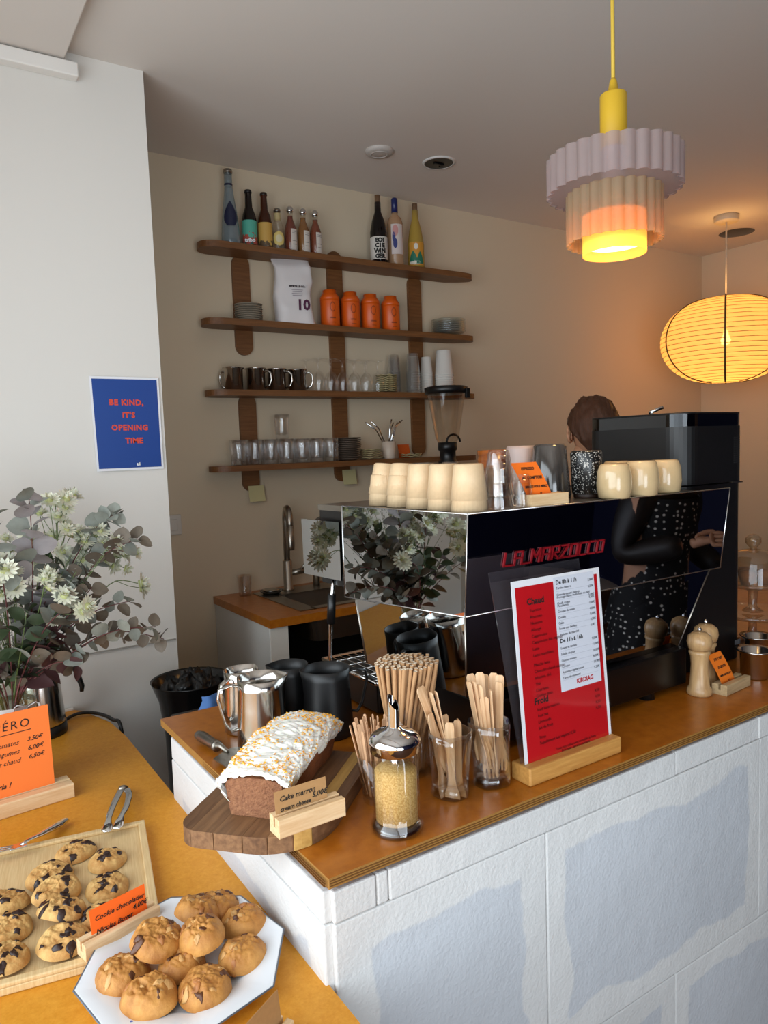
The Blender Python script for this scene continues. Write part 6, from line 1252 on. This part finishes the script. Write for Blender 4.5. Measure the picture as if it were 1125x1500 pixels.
def hand(parent, wrist, dirv, palm_n, s=1.0):
    d = Vector(dirv).normalized(); n = Vector(palm_n).normalized(); sd = d.cross(n).normalized(); w = Vector(wrist)
    V = [(*w, 0.024), (*(w+d*0.05*s), (0.030, 0.016)), (*(w+d*0.085*s), (0.034, 0.014))]; E_ = [(0, 1), (1, 2)]
    for k, (o_, L) in enumerate(((-0.030, 0.058), (-0.010, 0.070), (0.011, 0.066), (0.030, 0.052))):
        b0 = w+d*0.080*s+sd*o_*s; i0 = len(V); V += [(*b0, 0.0095), (*(b0+d*L*0.5*s+n*0.006), 0.009), (*(b0+d*L*0.85*s+n*0.022), 0.008), (*(b0+d*L*s+n*0.036), 0.007)]; E_ += [(2, i0), (i0, i0+1), (i0+1, i0+2), (i0+2, i0+3)]
    i0 = len(V); b0 = w+d*0.03*s-sd*0.030*s; V += [(*b0, 0.012), (*(b0+d*0.035*s-sd*0.022*s+n*0.01), 0.011), (*(b0+d*0.065*s-sd*0.026*s+n*0.02), 0.009)]; E_ += [(1, i0), (i0, i0+1), (i0+1, i0+2)]
    return skinned('hand', V, E_, SKIN, parent)
hand(pb, (-0.19, 0.34, 1.08), (0.1, 1, -0.3), (0, -0.3, -1)); hand(pb, (0.21, 0.34, 1.08), (-0.1, 1, -0.3), (0, -0.3, -1))
# customer in a dotted black dress: stands before the bar right of the picture, seen in the machine's mirror front
pc = thing('person', 'customer in a black dotted dress and dark jacket mirrored in the machine front', 'person', (2.54, 0.33, 0), radians(180))
CV = [(0, 0.0, 0.92, (0.15, 0.11)), (0, 0, 1.12, (0.12, 0.09)), (0, 0.0, 1.32, (0.14, 0.10)), (0, 0.01, 1.43, 0.055), (0, 0.0, 1.52, 0.046), (0, -0.005, 1.58, 0.05),
      (-0.165, 0.0, 1.37, 0.055), (-0.25, 0.07, 1.14, 0.042), (-0.27, -0.12, 1.04, 0.032), (0.165, 0.0, 1.37, 0.055), (0.20, 0.03, 1.12, 0.042), (0.10, -0.18, 1.20, 0.032),
      (-0.085, 0.0, 0.84, 0.085), (-0.09, 0.0, 0.46, 0.056), (-0.09, 0.02, 0.09, 0.04), (-0.09, -0.11, 0.035, 0.034), (0.085, 0.0, 0.84, 0.085), (0.09, 0.0, 0.46, 0.056), (0.09, 0.02, 0.09, 0.04), (0.09, -0.11, 0.035, 0.034)]
CE = [(0, 1), (1, 2), (2, 3), (3, 4), (4, 5), (2, 6), (6, 7), (7, 8), (2, 9), (9, 10), (10, 11), (0, 12), (12, 13), (13, 14), (14, 15), (0, 16), (16, 17), (17, 18), (18, 19)]
skinned('body', CV, CE, SKIN, pc); head(pc, Vector((0, -0.01, 1.655)), 0.0, 0.1)
hand(pc, (-0.272, -0.135, 1.03), (-0.05, -0.55, -0.8), (0.6, -0.6, 0)); hand(pc, (0.09, -0.195, 1.205), (-0.5, -0.7, 0.3), (-0.6, 0, -0.6))
def dots_mat():
    m = mat('black dotted cloth', '0a0a0c', 0.8); nt = m.node_tree; n = nt.nodes
    v = n.new('ShaderNodeTexVoronoi'); v.inputs['Scale'].default_value = 42; v.inputs['Randomness'].default_value = 0.55; tc = n.new('ShaderNodeTexCoord'); nt.links.new(tc.outputs['Object'], v.inputs['Vector'])
    r = n.new('ShaderNodeValToRGB'); r.color_ramp.elements[0].position = 0.20; r.color_ramp.elements[0].color = lin('e6e0d6'); r.color_ramp.elements[1].position = 0.25; r.color_ramp.elements[1].color = lin('08080a')
    nt.links.new(v.outputs['Distance'], r.inputs[0]); nt.links.new(r.outputs[0], n['Principled BSDF'].inputs['Base Color']); return m
def dress(u, v):
    a = 2*pi*u; z = 1.36-0.98*v; w = 0.155-0.02*math.exp(-((z-1.10)/0.1)**2)+0.09*max(0, (1.0-z))+0.012*sin(9*a)*max(0, 1.0-z)*1.6; return (w*cos(a), w*0.78*sin(a), z)
mk('dress', G().grid(dress, 60, 30, closeu=True), dots_mat(), pc)
ix = [2, 6, 7, 8, 9, 10, 11, 3]; mp3 = {j: i for i, j in enumerate(ix)}
skinned('jacket', [grow(CV[j], 0.020) if j != 3 else grow(CV[j], 0.01) for j in ix], [(mp3[a], mp3[b_]) for a, b_ in CE if a in mp3 and b_ in mp3], mat('dark brown jacket', '1c1512', 0.5), pc)
# cafe table of the front room, seen in the mirror only
ct = thing('cafe_table', 'round pale cafe table of the front room mirrored in the machine front', 'table', (2.75, -0.45, 0))
PALE = mat('pale table top', 'b9b3ab', 0.5)
mk('table_top', G().lathe([(0.37, 0.725), (0.38, 0.73), (0.38, 0.745), (0.37, 0.75), (0, 0.75)], 40), PALE, ct)
mk('leg', G().lathe([(0.22, 0), (0.22, 0.02), (0.035, 0.05), (0.035, 0.725)], 24), PALE, ct)
